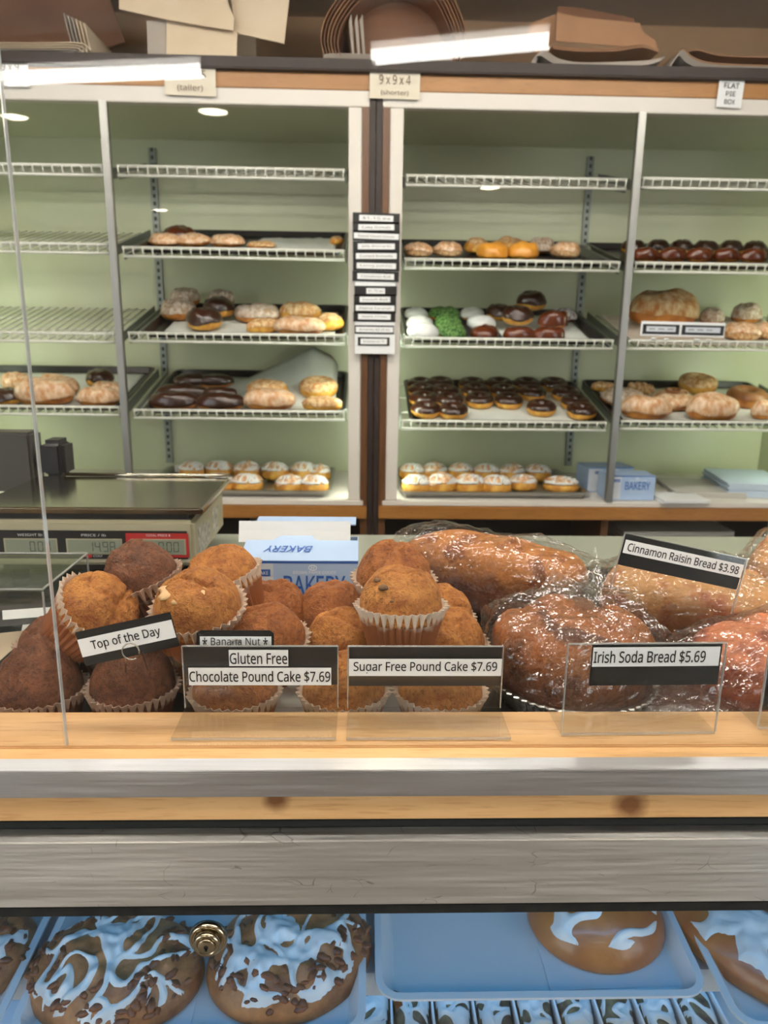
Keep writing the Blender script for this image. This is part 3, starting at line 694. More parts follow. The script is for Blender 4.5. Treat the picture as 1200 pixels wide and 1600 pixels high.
# iced danish on the aluminium pans
batch('L5', 'danish', [((-0.2036, 0.2962), 49), ((-0.1046, 0.3003), 51), ((0.0016, 0.2920), 51), ((0.1075, 0.2837), 51), ((0.2119, 0.2880), 51), ((0.2936, 0.2787), 45)], 'white-iced golden danish in the back row of the left aluminium pan', zs=1.3)
batch('L5', 'danish', [((-0.0608, 0.0451), 53), ((0.0365, 0.0485), 53)], 'white-iced golden danish behind the scale', zs=1.2)
batch('L5', 'danish', [((0.1843, 0.0326), 50), ((0.2683, 0.0461), 51)], 'white-iced golden danish in the front row of the left aluminium pan', zs=1.2)
batch('R5', 'danish', [((-0.2801, 0.2906), 49), ((-0.1798, 0.3075), 49), ((-0.0797, 0.3116), 49), ((0.0164, 0.3028), 49), ((0.1122, 0.2939), 49), ((0.2104, 0.2979), 49)], 'white-iced golden danish in the back row of the right aluminium pan', zs=1.3)
batch('R5', 'danish', [((-0.2794, 0.0466), 50), ((-0.1785, 0.0395), 53), ((-0.0810, 0.0429), 53), ((0.0107, 0.0355), 51)], 'white-iced golden danish in the front row of the right aluminium pan', zs=1.3)
batch('R5', 'danish', [((0.1174, 0.1265), 51)], 'golden danish with little icing beside the large one', zs=1.1)
batch('R5', 'danish', [((0.2506, 0.1089), 62)], 'large white-iced danish at the right end of the aluminium pan', zs=.9)

# ---------------------------------------------------------------- things in and on the cabinets
BLUE = plain('print_blue', rgb(44, 92, 172), .5); PALEB = plain('pale_blue_card', rgb(168, 192, 224), .45); PALEG = plain('pale_grey_card', rgb(206, 212, 220), .45)
def tissue_box(label, loc, w, h, d, rz=0, opened=False):
    t = thing('tissue_box', label, 'box', loc, (0, 0, rz), 'blue bakery tissue boxes')
    m = MB(); th = .002
    if opened:
        m.box(-w / 2, w / 2, 0, th, 0, h); m.box(-w / 2, w / 2, d - th, d, 0, h); m.box(-w / 2, -w / 2 + th, th, d - th, 0, h); m.box(w / 2 - th, w / 2, th, d - th, 0, h); m.box(-w / 2 + th, w / 2 - th, th, d - th, 0, th)
        body = m.obj('carton', PALEB, t)
        # front strip of the lid left standing, with the torn opening behind it
        zf = h + .001
        f = MB(); f.add([(-w / 2, 0, h), (w / 2, 0, h), (w / 2, .055, h + .014), (w * .13, .055, h + .014), (w * .09, .066, h + .018), (-w * .18, .066, h + .018), (-w * .25, .055, h + .014), (-w / 2 + .004, .055, h + .014)], [tuple(range(8))])
        o = f.obj('lid_front', PALEB, t); s = o.modifiers.new('t', 'SOLIDIFY'); s.thickness = .0012
        a = math.atan2(.014, .055)
        writing('printed_word', 'BAKERY', BLUE, o, (-w * .10, .029, h + .0095), (-a, 0, PI), w * .42, .017, bold=.02, shear=.3)
        fl = MB(); fl.ribbon([(-.006, -.004), (.0, .012), (.004, .026)], -w / 2 + .012, w / 2 + .01, .0014, Matrix.Rotation(PI / 2, 4, 'Z'))
        fl2 = fl.obj('lid_flap', PAPER, t, loc=(0, .074, h + .012))
        fl = MB(); fl.box(-w / 2 + .012, w / 2 - .004, .085, d, h + .030, h + .032); fl.obj('lid_back', PALEB, t)
        q = MB(); q.box(-w / 2 + .006, w / 2 - .006, .03, d - .01, th + .001, h - .006); q.obj('tissue_stack', PAPER, t)
    else:
        m.box(-w / 2, w / 2, 0, d, 0, h); body = m.obj('carton', PALEB, t, bevel=.001)
    e = -.0004
    MB().box(-w / 2, w / 2, e, 0, h - .003, h).obj('edge_stripe', BLUE, t)
    MB().box(-w / 2 + .001, -w * .21, e, 0, .004, h - .004).obj('side_panel_print', PALEG, t)
    q = MB(); q.box(-w * .36, -w * .235, e * 2, e, h - .022, h - .012); q = q.obj('logo_block', BLUE, t)
    writing('printed_word', 'BAKE', PAPER, q, (-w * .297, e * 2.5, h - .017), FACE, w * .09, .005)
    k = w / .168
    writing('printed_word', 'BAKERY', BLUE, t, (w * .135, e * 1.5, h - .035 * k), FACE, w * .52, .028 * k, bold=.03)
    writing('printed_word', 'TISSUE', PALEG, t, (w * .135, e * 1.5, h - .056 * k), FACE, w * .34, .009 * k)
    writing('printed_word', 'BROWN PAPER GOODS', PAPER, t, (w * .135, e * 1.5, h - .0165 * k), FACE, w * .36, .0045 * k)
    o = MB(); o.tube([(.5 * math.cos(k * PI / 10), .34 * math.sin(k * PI / 10), 0) for k in range(20)], .05, 5, closed=True)
    ob = o.obj('oval_mark', PAPER, t, loc=(w * .12, e, h - .0095 * k), rot=FACE); ob.scale = (.011 * k, .011 * k, .001)
    writing('printed_mark', 'H', PAPER, t, (w * .12, e * 1.5, h - .0095 * k), FACE, None, .006 * k, shear=.3)
    return t
BXP = (0.9049, 2.4334, 0.8895)
tissue_box('small pale blue bakery tissue box on the right cabinet floor, the front one', (BXP[0] + .004, BXP[1] + .012, .8895), .165, .085, .10)
bq = tissue_box('pale blue bakery tissue box half hidden behind the front one in the cabinet', (BXP[0] - .02, BXP[1] + .15, .8895), .17, .088, .11, .12)
def sheets(name, label, cat, loc, w, d, n, th, mat, rz=0, jit=.004, group=None):
    t = thing(name, label, cat, loc, (0, 0, rz), group); rnd = random.Random(len(label))
    for i in range(n):
        MB().box(-w / 2, w / 2, 0, d, 0, th * .92).obj('sheet', mat, t, loc=(rnd.uniform(-jit, jit), rnd.uniform(-jit, jit), i * th), rot=(0, 0, rnd.uniform(-.015, .015)))
    return t
PBLUE = plain('pale_blue_paper', rgb(196, 212, 228), .6); PGREY = plain('grey_paper', rgb(196, 192, 184), .65)
sheets('paper_pad', 'small white paper pad beside the cabinet tissue box', 'paper', (1.0844, 2.4005, 0.8895), .16, .13, 3, .004, PAPER, .05)
sheets('paper_pad', 'grey paper pad behind the small white one', 'paper', (1.2139, 2.5024, 0.8895), .24, .26, 4, .004, PGREY, -.12)
sheets('paper_stack', 'tall stack of pale blue sheets in the far right cabinet corner', 'paper', (1.3886, 2.4977, 0.8895), .22, .30, 7, .007, PBLUE, -.14)
# papers and dark boxes in the store room below
for (px, w, label) in ((430, .20, 'stack of white papers in the dark store space below the left cabinet'), (1060, .40, 'grey paper stack in the dark store space below the right cabinet')):
    p = (-0.3071, 2.5200, 0.7530) if px == 430 else (1.1220, 2.5200, 0.7612)
    sheets('paper_stack', label, 'paper', (p[0], 2.50, .621), w, .26, 9, .016, PGREY, .03)

# list of black labels hung on the dark strip
bd = tag(box('label_board', PAPER, (-0.0293, 2.4050, 1.7733)[0], (0.0972, 2.4050, 1.7754)[0], 2.4035, 2.4065, (0.0391, 2.4050, 1.3689)[2], (0.0348, 2.4050, 1.7817)[2], bevel=.001), 'narrow white backing board for the black labels on the dark strip', 'board')
rows = [(341, 52, 0, '$1.15 ea'), (355, 55, 0, 'Cake Donuts'), (369, 69, 1, 'Raised Glazed Donuts'), (385, 57, 0, 'Jelly Bismarks'), (400, 63, 0, 'Custard Bismarks'), (415.5, 61, 0, 'Long Johns'), (432, 57, 0, 'Cinnamon Roll'),
        (454.7, 29, 0, '$1.75 ea'), (468, 48, 0, 'Danish Roll'), (481.5, 61, 0, 'Peanut Caramel'), (495, 51, 0, 'Apple Fritter'), (515, 59, 0, 'Brownies $2.25 ea'), (533.6, 42, 0, 'Brownies $2.75')]
U = .00199
ords = ['first', 'second', 'third', 'fourth', 'fifth', 'sixth', 'seventh', 'eighth', 'ninth', 'tenth', 'eleventh', 'twelfth', 'thirteenth']
ROWP = [(0.0348, 2.4000, 1.7719), (0.0351, 2.4000, 1.7463), (0.0354, 2.4000, 1.7206), (0.0357, 2.4000, 1.6910), (0.0360, 2.4000, 1.6631), (0.0363, 2.4000, 1.6342), (0.0346, 2.4000, 1.6031), (0.0351, 2.4000, 1.5600), (0.0333, 2.4000, 1.5346), (0.0336, 2.4000, 1.5087), (0.0318, 2.4000, 1.4826), (0.0322, 2.4000, 1.4437), (0.0306, 2.4000, 1.4073)]
for i, ((py, w, wide, txt), p) in enumerate(zip(rows, ROWP)):
    h = 15.2 if i < 11 else 13
    W = (72 if i < 7 else 66 if i < 11 else 62 if i == 11 else 50) * U
    t = thing('shelf_label', 'black label with a white text strip, %s from the top on the dark strip' % ords[i], 'label', (p[0], 2.4028, p[2]), (0, random.Random(i).uniform(-.02, .02), 0), 'black labels on the dark strip')
    MB().box(-W / 2, W / 2, -.0016, 0, -h * U / 2, h * U / 2).obj('card', BLACK, t)
    MB().box(-w * U / 2, w * U / 2, -.0022, -.0016, -4.2 * U, 4.2 * U).obj('strip', PAPER, t)
    writing('printed_words', txt, PENCIL, t, (0, -.0023, 0), FACE, w * U * .8, .0075)

# small two-label sign clipped to a shelf front
sz0, sz1 = (1.0251, 2.4280, 1.4345)[2], (1.0200, 2.4280, 1.4803)[2]
t = thing('shelf_sign', 'white two-label shelf sign clipped before the pale loaf, far right bay', 'sign', ((1.0227, 2.4280, 1.4565)[0], 2.428, sz0), (0, .01, 0))
hw = .137; hh = sz1 - sz0
MB().box(-hw, hw, 0, .002, 0, hh).obj('plate', PAPER, t, bevel=.0005)
for a, b_, s_ in ((-hw + .006, -.012, 'Coffee Cake'), (-.004, hw - .004, 'Butter Roll $2.49')):
    MB().box(a, b_, -.001, 0, hh * .12, hh * .80).obj('label_card', BLACK, t)
    MB().box(a + .012, b_ - .012, -.0016, -.001, hh * .3, hh * .66).obj('strip', PALEG, t)
    for q in range(3): MB().box(a + .02 + q * .03, a + .04 + q * .03, -.0018, -.0016, hh * .45, hh * .51).obj('faded_print', PENCIL, t)
for sx in (-.09, -.05, .05, .09): MB().tube([(sx - .008, .004, -.008), (sx + .008, .004, -.008)], .003, 6).obj('clip', PAPER, t)

# hand-written notes taped to the header
def note(label, p, w, h, lines, mat=CREAMP, rz=0, ink=PENCIL):
    t = thing('paper_note', label, 'note', p, (0, rz, 0), 'notes on the header')
    MB().ribbon([(-w / 2, 0), (-w / 6, -.0006), (w / 6, -.0006), (w / 2, 0)], -h / 2, h / 2, .0006, Matrix.Rotation(PI / 2, 4, 'X')).obj('sheet', mat, t)
    for (s, dy, ww, hh) in lines:
        writing('hand_writing', s, ink, t, (0, -.0035, dy * h), FACE, ww * w, hh * h)
note('cream note reading 9x9x5 (taller) on the left header', (-0.5112, 2.4150, 2.1497), .148, .096, [('9 x 9 x 5', .08, .62, .24), ('(taller)', -.3, .5, .2)], rz=.02)
note('cream note reading 9x9x4 (shorter) above the dark strip', (0.0857, 2.4150, 2.1468), .148, .084, [('9 x 9 x 4', .1, .62, .3), ('(shorter)', -.32, .55, .18)], rz=.01)
note('small white note reading FLAT PIE BOX on the right header', (1.0847, 2.4150, 2.1380), .076, .072, [('FLAT', .3, .6, .2), ('PIE', .0, .38, .18), ('BOX', -.3, .42, .18)], PAPER, .03, INK)
note('white note at the far left end of the header', (-1.0250, 2.4150, 2.1575), .10, .085, [('9 x 9', .1, .5, .24), ('(taller)', -.32, .5, .16)], PAPER, .01)

# ---------------------------------------------------------------- flattened boxes on top of the cabinets
def prof(*ps): return [(p[0], p[2]) for p in ps]
def smooth(pr, k=4):
    out = []
    for i in range(len(pr) - 1):
        p0 = pr[max(i - 1, 0)]; p1 = pr[i]; p2 = pr[i + 1]; p3 = pr[min(i + 2, len(pr) - 1)]
        for j in range(k):
            t = j / k
            out.append(tuple(.5 * ((2 * p1[a]) + (-p0[a] + p2[a]) * t + (2 * p0[a] - 5 * p1[a] + 4 * p2[a] - p3[a]) * t * t + (-p0[a] + 3 * p1[a] - 3 * p2[a] + p3[a]) * t ** 3) for a in (0, 1)))
    return out + [pr[-1]]
def slab(name, mat, pts, y, th, parent=None):
    n = len(pts); vs = [(p[0], y, p[2]) for p in pts] + [(p[0], y + th, p[2]) for p in pts]
    m = MB(); m.add(vs, [tuple(range(n)), tuple(range(2 * n - 1, n - 1, -1))] + [(i, (i + 1) % n, n + (i + 1) % n, n + i) for i in range(n)])
    return m.obj(name, mat, parent)
ZT = 2.2055
def flat(pr, dz): return [(x, max(z + dz, ZT + dz)) for x, z in pr]
t = thing('box_stack', 'stack of flattened kraft boxes with folded-up ends, far left on the dark shelf', 'boxes')
base = prof((-1.1867, 2.4700, 2.2147), (-0.9637, 2.4700, 2.2178), (-0.8891, 2.4700, 2.2194), (-0.8651, 2.4700, 2.2384), (-0.8720, 2.4700, 2.2867), (-0.8795, 2.4700, 2.3279))
for i in range(6):
    pr = [(x + (.0 if k < 2 else i * .0125), max(z, ZT) + (i * .0045 if k < 3 else -i * .006)) for k, (x, z) in enumerate(base)]
    MB().ribbon(smooth(pr), 2.47 - i * .004, 2.80, .0022).obj('sheet', BOARDG if i < 3 else BOARDW, t)
slab('side_sheet', KRAFTD, [(-1.3218, 2.8400, 2.3311), (-1.2900, 2.8400, 2.6031), (-0.8932, 2.8400, 2.6125), (-0.8132, 2.8400, 2.3768), (-0.9577, 2.8400, 2.3388)], 2.84, .004, t)
t = thing('cake_box_stack', 'pale flattened cake boxes with slanted torn lids on the dark shelf', 'boxes')
slab('front_board', BOARDW, [(-0.5855, 2.4500, 2.2043), (-0.5795, 2.4500, 2.3093), (-0.5055, 2.4500, 2.3126), (-0.3902, 2.4500, 2.3316), (-0.3751, 2.4500, 2.2857), (-0.3816, 2.4500, 2.2069)], 2.45, .005, t)
slab('side_flap', BOARDG, [(-0.6410, 2.4560, 2.2067), (-0.6384, 2.4560, 2.3085), (-0.5791, 2.4560, 2.3114), (-0.5850, 2.4560, 2.2062)], 2.456, .003, t)
slab('slanted_lid', BOARDW, [(-0.7081, 2.4300, 2.3269), (-0.6985, 2.4300, 2.4611), (-0.3999, 2.4300, 2.4683), (-0.3971, 2.4300, 2.3501), (-0.3803, 2.4300, 2.3082), (-0.3850, 2.4300, 2.2785), (-0.5711, 2.4300, 2.3023)], 2.43, .004, t)
slab('slanted_lid', BOARDW, [(-0.3874, 2.4700, 2.2957), (-0.4028, 2.4700, 2.4852), (-0.2080, 2.4700, 2.4899), (-0.2418, 2.4700, 2.2619), (-0.3728, 2.4700, 2.2843)], 2.47, .004, t)
slab('back_board', BOARDW, [(-0.6288, 2.7000, 2.2803), (-0.6134, 2.7000, 2.5605), (-0.3485, 2.7000, 2.5668), (-0.3564, 2.7000, 2.2861)], 2.70, .005, t)
t = thing('bag_stack', 'rounded stack of dark brown folded cartons in the middle of the dark shelf', 'boxes')
arc = prof((-0.1149, 2.5000, 2.2248), (-0.1337, 2.5000, 2.2879), (-0.1066, 2.5000, 2.3646), (-0.0234, 2.5000, 2.4497), (0.1078, 2.5000, 2.4939), (0.2223, 2.5000, 2.4472), (0.2868, 2.5000, 2.3481), (0.3010, 2.5000, 2.2802), (0.2796, 2.5000, 2.2313))
cx = sum(p[0] for p in arc) / len(arc)
for i in range(6):
    k = 1 - .045 * i
    MB().ribbon(smooth([(cx + (x - cx) * k, max(ZT + .001, ZT + (z - ZT) * k)) for x, z in arc]), 2.50 - .006 * i, 2.86, .002).obj('carton_sheet', KRAFT if i in (0, 2, 3) else KRAFTD, t)
for i in range(4):
    MB().ribbon(smooth(prof((-0.1263, 2.4600, 2.2120), (-0.0789, 2.4600, 2.2164), (0.1301, 2.4600, 2.2157), (0.2542, 2.4600, 2.2166))), 2.46 + i * .006, 2.49 + i * .003, .0024).obj('bottom_sheet', BOARDG, t, loc=(0, 0, ZT - prof((-0.1263, 2.4600, 2.2120))[0][1] + .006 * i + .012))
slab('dark_face', KRAFTD, [(-0.0473, 2.6000, 2.2593), (-0.0595, 2.6000, 2.3763), (-0.0047, 2.6000, 2.4818), (0.1321, 2.6000, 2.5159), (0.2318, 2.6000, 2.4700), (0.2790, 2.6000, 2.3662), (0.2746, 2.6000, 2.2643)], 2.60, .004, t)
for px_ in ((-0.0396, 2.4900, 2.2318), (-0.0223, 2.4900, 2.2322), (-0.0070, 2.4900, 2.2325)):
    slab('end_flap', BOARDG, [px_, (px_[0] - .012, 2.49, px_[2] + .10), (px_[0] - .004, 2.49, px_[2] + .12), (px_[0] + .006, 2.49, px_[2])], 2.49 + px_[0] * .05, .05, t)
t = thing('box_stack', 'stack of curled kraft pie boxes between the brown carton stack and the far right one', 'boxes')
g = prof((0.4925, 2.4600, 2.2079), (0.5035, 2.4600, 2.2475), (0.5222, 2.4600, 2.2547), (0.5619, 2.4600, 2.2350), (0.6280, 2.4600, 2.2261), (0.7532, 2.4600, 2.2305), (0.8434, 2.4600, 2.2375), (0.8849, 2.4600, 2.2487))
for i in range(5):
    MB().ribbon(smooth([(x + .004 * i, max(ZT + .001, z + .004 * i - .012)) for x, z in g]), 2.46 + .004 * i, 2.78, .0026).obj('lower_sheet', BOARDG, t)
for i in range(3):
    MB().ribbon(smooth([(x, z + .005 * i) for x, z in prof((0.5585, 2.4700, 2.2655), (0.6283, 2.4700, 2.2602), (0.7440, 2.4700, 2.2626), (0.8261, 2.4700, 2.2747), (0.8777, 2.4700, 2.2621))]), 2.47 + .004 * i, 2.76, .002).obj('upper_sheet', KRAFT, t)
slab('raised_flap', KRAFT, [(0.5762, 2.5200, 2.3031), (0.5748, 2.5200, 2.3805), (0.6438, 2.5200, 2.3684), (0.8306, 2.5200, 2.3571), (0.8407, 2.5200, 2.3331), (0.8821, 2.5200, 2.3132), (0.8926, 2.5200, 2.2873)], 2.52, .003, t)
slab('raised_flap', KRAFTD, [(0.5900, 2.6000, 2.3375), (0.5960, 2.6000, 2.4261), (0.6623, 2.6000, 2.4241), (0.8354, 2.6000, 2.3998), (0.8570, 2.6000, 2.3433)], 2.60, .003, t)
slab('left_flap', KRAFT, [(0.4976, 2.5600, 2.3219), (0.5069, 2.5600, 2.3641), (0.5803, 2.5600, 2.3901), (0.5854, 2.5600, 2.3168), (0.5280, 2.5600, 2.2802)], 2.56, .003, t)
t = thing('box_stack', 'low stack of curled kraft pie boxes at the far right of the dark shelf', 'boxes')
g = prof((0.9038, 2.4600, 2.2164), (0.9270, 2.4600, 2.2530), (0.9395, 2.4600, 2.2636), (0.9669, 2.4600, 2.2436), (1.0309, 2.4600, 2.2277), (1.2109, 2.4600, 2.2246), (1.3864, 2.4600, 2.2317))
for i in range(5):
    MB().ribbon(smooth([(x + .004 * i, max(ZT + .001, z + .0055 * i - .012)) for x, z in g]), 2.46 + .004 * i, 2.80, .0026).obj('lower_sheet', BOARDG if i < 4 else KRAFT, t)
MB().ribbon(smooth(prof((0.9649, 2.5000, 2.2736), (1.0115, 2.5000, 2.2798), (1.0781, 2.5000, 2.2673), (1.2268, 2.5000, 2.2652), (1.4050, 2.5000, 2.2690))), 2.50, 2.80, .003).obj('upper_sheet', KRAFT, t)

# ---------------------------------------------------------------- the counter case
cs = thing('display_case', 'long steel and pine topped bakery counter case with a lit lower glass front', 'display case', (0, .59, 0))
def cb(n, m, x0, x1, y0, y1, z0, z1, bev=0., par=cs): return MB().box(x0, x1, y0 - .59, y1 - .59, z0, z1).obj(n, m, par, bevel=bev)
HX = 1.25
INNER = plain('case_inner_white', rgb(214, 220, 226), .45)
wr = cb('wood_rail', PINE, -HX, HX, .632, .697, 1.0062, 1.060, .0012)
cb('wood_rail', PINEF, -HX, HX, .5955, .6312, 1.0062, 1.0588, .0012)
cb('steel_trim', STEEL2, -HX, HX, .5905, .6105, 1.0588, 1.0608, .0006)
cb('steel_trim', STEEL2, -HX, HX, .5905, .5952, 1.0335, 1.0588, .0008)
cb('deck', DECK, -HX, HX, .598, 1.352, .997, 1.005, .001)
cb('rear_ledge', plain('grey_green_ledge', rgb(158, 162, 148), .22), -HX, HX, 1.3525, 1.577, .985, 1.005, .002)
cb('deck_support', plain('black_frame', rgb(26, 30, 30), .5), -HX, HX, .612, .66, .986, .9965)
cb('front_rail', STEEL, -HX, HX, .594, .64, .914, .9855, .0016)
cb('gasket', RUBBER, -HX, HX, .596, .632, .9022, .9136, .001)
cb('front_glass', GLASS, -HX, HX, .604, .609, .30, .9022)
cb('base', plain('case_base', rgb(70, 70, 70), .5), -HX, HX, .594, 1.577, .06, .295, .003)
cb('back_panel', INNER, -HX, HX, 1.55, 1.577, .30, .996)
for sx in (-1, 1): cb('end_panel', STEEL, sx * HX - .01, sx * HX + .01, .594, 1.577, .295, .996)
for z in (.30, .525): cb('inner_shelf', INNER, -HX + .012, HX - .012, .89 if z > .4 else .62, 1.545, z, z + .012)
CASEGLOW = emit('case_tube_glow', (.08, .46, 1.0, 1), CASET)
for x0, x1 in ((-1.18, -.02), (.02, 1.18)):
    MB().tube([(x0, .068, .945), (x1, .068, .945)], .013, 10).obj('lamp_tube', CASEGLOW, cs, True)
cb('tube_screen_lip', INNER, -HX + .012, HX - .012, .8865, .8895, .497, .537)  # lip added to screen the lamp tube behind it
MB().tube([(-1.15, .312, .514), (1.15, .312, .514)], .006, 8).obj('lamp_tube', emit('shelf_tube_glow', (.15, .5, 1.0, 1), CASET * .22), cs, True)
# round lock on the glass
NICKEL = plain('brass_nickel', rgb(190, 176, 148), .18, 1.)
lp = (-0.1463, 0.5960, 0.8725)
lk = thing('cam_lock', 'round polished metal cam lock on the lower case glass', 'lock', (lp[0], .6035, lp[2]), FACE)
def ringprof(pr, name, m): return MB().lathe(pr, 36, cap0=True, cap1=True).obj(name, m, lk, True)
ringprof([(.0185, 0), (.0185, .004), (.0172, .0065), (.0152, .0075), (.0148, .0066), (.0146, .0066)], 'flange', NICKEL)
ringprof([(.0132, .0066), (.0132, .011), (.0118, .013), (.0095, .0132), (.0088, .0118), (.0086, .0118)], 'collar', NICKEL)
ringprof([(.0082, .0118), (.0082, .0136), (.0076, .0142), (.0001, .0142)], 'plug', NICKEL)
kh = MB(); kh.lathe([(.0022, .0143), (.0022, .0146)], 16); kh.box(-.0011, .0011, -.0042, .0, .0143, .0146); kh.obj('keyhole', INK, lk)
# clear glass guard in two panes
GX = -.2781
for a, b_, lab in ((-HX, GX - .0012, 'clear upright glass guard pane at the far left of the counter'), (GX + .0012, HX, 'wide clear upright glass guard pane along the counter')):
    p = thing('glass_guard', lab, 'glass pane', ((a + b_) / 2, .6316, 1.0605))
    q = MB(); q.box(-(b_ - a) / 2, (b_ - a) / 2, -.0008 + .0008, .0052, 0, .92); q.obj('pane', GLASS, p)
    xe = (b_ - a) / 2 if a < -1 else -(b_ - a) / 2
    s = .0009
    if a > -1: MB().box(xe - s, xe + s * .2, .0, .0052, 0, .92).obj('ground_edge', GLASSEDGE, p)

# ---------------------------------------------------------------- muffins
def cake_mat(name, c1, c2, c3, sc=62):
    m, t, b = newmat(name); v = coords(t)
    n1 = noisetex(t, v, sc, 5, .6); n2 = noisetex(t, v, sc * 4, 4, .7)
    a = ramp_mix(t, mapr(t, n1, .35, .68), c1, c2); a = ramp_mix(t, mapr(t, n2, .53, .68, 0, .6), a, c3)
    t.links.new(a, b.inputs['Base Color']); b.inputs['Roughness'].default_value = .52; b.inputs['Specular IOR Level'].default_value = .5
    ad = N(t, 'ShaderNodeMath', operation='ADD'); t.links.new(n2, ad.inputs[0]); t.links.new(n1, ad.inputs[1])
    bump(t, b, ad.outputs[0], 1.0, .0045)
    return m
MCHOC = cake_mat('chocolate_cake', rgb(140, 86, 54), rgb(94, 52, 31), rgb(52, 29, 18))
MTAN = cake_mat('golden_cake', rgb(210, 140, 66), rgb(160, 88, 33), rgb(110, 58, 24))
MBAN = cake_mat('banana_cake', rgb(216, 146, 72), rgb(166, 94, 36), rgb(92, 54, 27))
MBRN = cake_mat('brown_cake', rgb(186, 114, 54), rgb(142, 76, 30), rgb(92, 48, 20))
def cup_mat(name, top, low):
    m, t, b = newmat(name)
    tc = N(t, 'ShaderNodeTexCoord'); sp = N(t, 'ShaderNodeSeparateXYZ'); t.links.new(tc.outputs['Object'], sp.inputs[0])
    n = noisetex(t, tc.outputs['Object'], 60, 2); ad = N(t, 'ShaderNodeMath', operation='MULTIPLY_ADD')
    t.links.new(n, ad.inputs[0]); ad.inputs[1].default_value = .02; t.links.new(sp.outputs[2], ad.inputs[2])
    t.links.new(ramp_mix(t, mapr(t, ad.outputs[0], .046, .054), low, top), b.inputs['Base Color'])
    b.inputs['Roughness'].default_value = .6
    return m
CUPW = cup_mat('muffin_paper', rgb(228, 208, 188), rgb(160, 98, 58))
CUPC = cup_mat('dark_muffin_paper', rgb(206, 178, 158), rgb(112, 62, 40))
CH, CR0, CR1 = .052, .0335, .0465
def seg7(ch):
    return {'0': 'abcdef', '1': 'bc', '4': 'fgbc', '8': 'abcdefg', '9': 'abcdfg'}[ch]
def lcd_digits(txt, mat, parent, xr, y, zc, h=.0175, w=.0088):
    """seven-segment figures, each segment its own bar, right-aligned at xr"""
    m = MB(); x = xr; th = .0011; g = .0006
    for ch in reversed(txt):
        if ch == '.': m.box(x - .0008, x + .0006, y - .0002, y, zc - h / 2, zc - h / 2 + .0014); x -= .0016; continue
        x0 = x - w; S = {'a': (x0 + g, x - g, zc + h / 2 - th, zc + h / 2), 'd': (x0 + g, x - g, zc - h / 2, zc - h / 2 + th), 'g': (x0 + g, x - g, zc - th / 2, zc + th / 2),
             'b': (x - th, x, zc + g, zc + h / 2 - g), 'c': (x - th, x, zc - h / 2 + g, zc - g), 'f': (x0, x0 + th, zc + g, zc + h / 2 - g), 'e': (x0, x0 + th, zc - h / 2 + g, zc - g)}
        for k in seg7(ch): a = S[k]; m.box(a[0], a[1], y - .0002, y, a[2], a[3])
        x = x0 - .0032
    o = m.obj('digits', mat, parent); o['kind'] = 'stuff'; return o
def muffin(label, brim, axis, mat, cup, seed, s=1.0, dome=.042, peak=.0, group='muffins on the counter', bits=None):
    ax = Vector(axis).normalized(); q = Vector((0, 0, 1)).rotation_difference(ax)
    org = Vector(brim) - ax * CH * s
    t = thing('muffin', label, 'muffin', org, q.to_euler(), group); t.scale = (s, s, s)
    off = Vector((seed * 3.7, seed * 1.9, seed * .7)); n, m = 110, 44; vs = []
    for j in range(m + 1):
        u = j / m
        for i in range(n):
            th = 2 * PI * i / n
            if u < .12:
                k = u / .12; r = CR1 * .965 + .0010 * k; z = CH - .012 + .012 * k
            else:
                a = (u - .12) / .88 * PI / 2 * .985; r = (CR1 - .0008) * math.cos(a) ** .72; z = CH + dome * math.sin(a) ** 1.05 + peak * math.sin(a) ** 7
            d = Vector((r * math.cos(th), r * math.sin(th), 0)); w = max(0, min(1, (u - .06) / .2))
            b1 = noise.noise(d * 38 + off); b2 = noise.noise(d * 95 + off * 2); b3 = noise.noise(d * 24 + off * 3)
            b4 = noise.noise(d * 210 + off * 5)
            cg = 1.7 if mat is MCHOC else 1.0
            z += w * (.0052 * b1 * (cg + 1) / 2 + .0022 * b2 * cg + .0011 * b4 * cg - .0075 * max(0, .10 - abs(b3)) / .10 * (1 - r / CR1 * .75))
            rr = 1 + w * .035 * noise.noise(Vector((math.cos(th) * 1.6, math.sin(th) * 1.6, z * 20)) + off)
            vs.append((d.x * rr, d.y * rr, z))
    B = MB(); B.add(vs, [(j * n + i, j * n + (i + 1) % n, (j + 1) * n + (i + 1) % n, (j + 1) * n + i) for j in range(m) for i in range(n)] + [tuple(m * n + i for i in range(n)), tuple(range(n))[::-1]])
    B.obj('cake', mat, t, True)
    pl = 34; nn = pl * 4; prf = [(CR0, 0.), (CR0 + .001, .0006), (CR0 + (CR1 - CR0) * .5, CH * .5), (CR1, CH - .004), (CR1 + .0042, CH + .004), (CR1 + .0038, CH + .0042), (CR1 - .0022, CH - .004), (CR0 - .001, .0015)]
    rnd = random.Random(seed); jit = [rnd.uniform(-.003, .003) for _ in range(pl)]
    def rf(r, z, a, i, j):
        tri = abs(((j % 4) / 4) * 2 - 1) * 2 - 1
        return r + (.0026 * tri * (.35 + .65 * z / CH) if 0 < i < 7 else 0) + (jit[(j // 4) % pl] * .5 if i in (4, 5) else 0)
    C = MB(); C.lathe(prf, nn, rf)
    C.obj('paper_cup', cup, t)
    for (bx, by, bz, br, mt) in (bits or []):
        k = MB(); k.lathe([(br * math.sin(a * PI / 6) * (1 + .1 * (a % 2)), -br * (.6 if br < .007 else .3) * math.cos(a * PI / 6)) for a in range(7)], 12, lambda r, z, a, i, j: r * (1 + .2 * math.sin(j * 2.1 + br * 900)), cap0=False, cap1=False)
        k.obj('topping_bit', mt, t, True, loc=(bx, by, bz))
    return t
NUT = speck('nut', rgb(150, 110, 66), rgb(90, 62, 40), 60, .6, .4, 120); RAISIN = plain('raisin', rgb(44, 28, 24), .4)
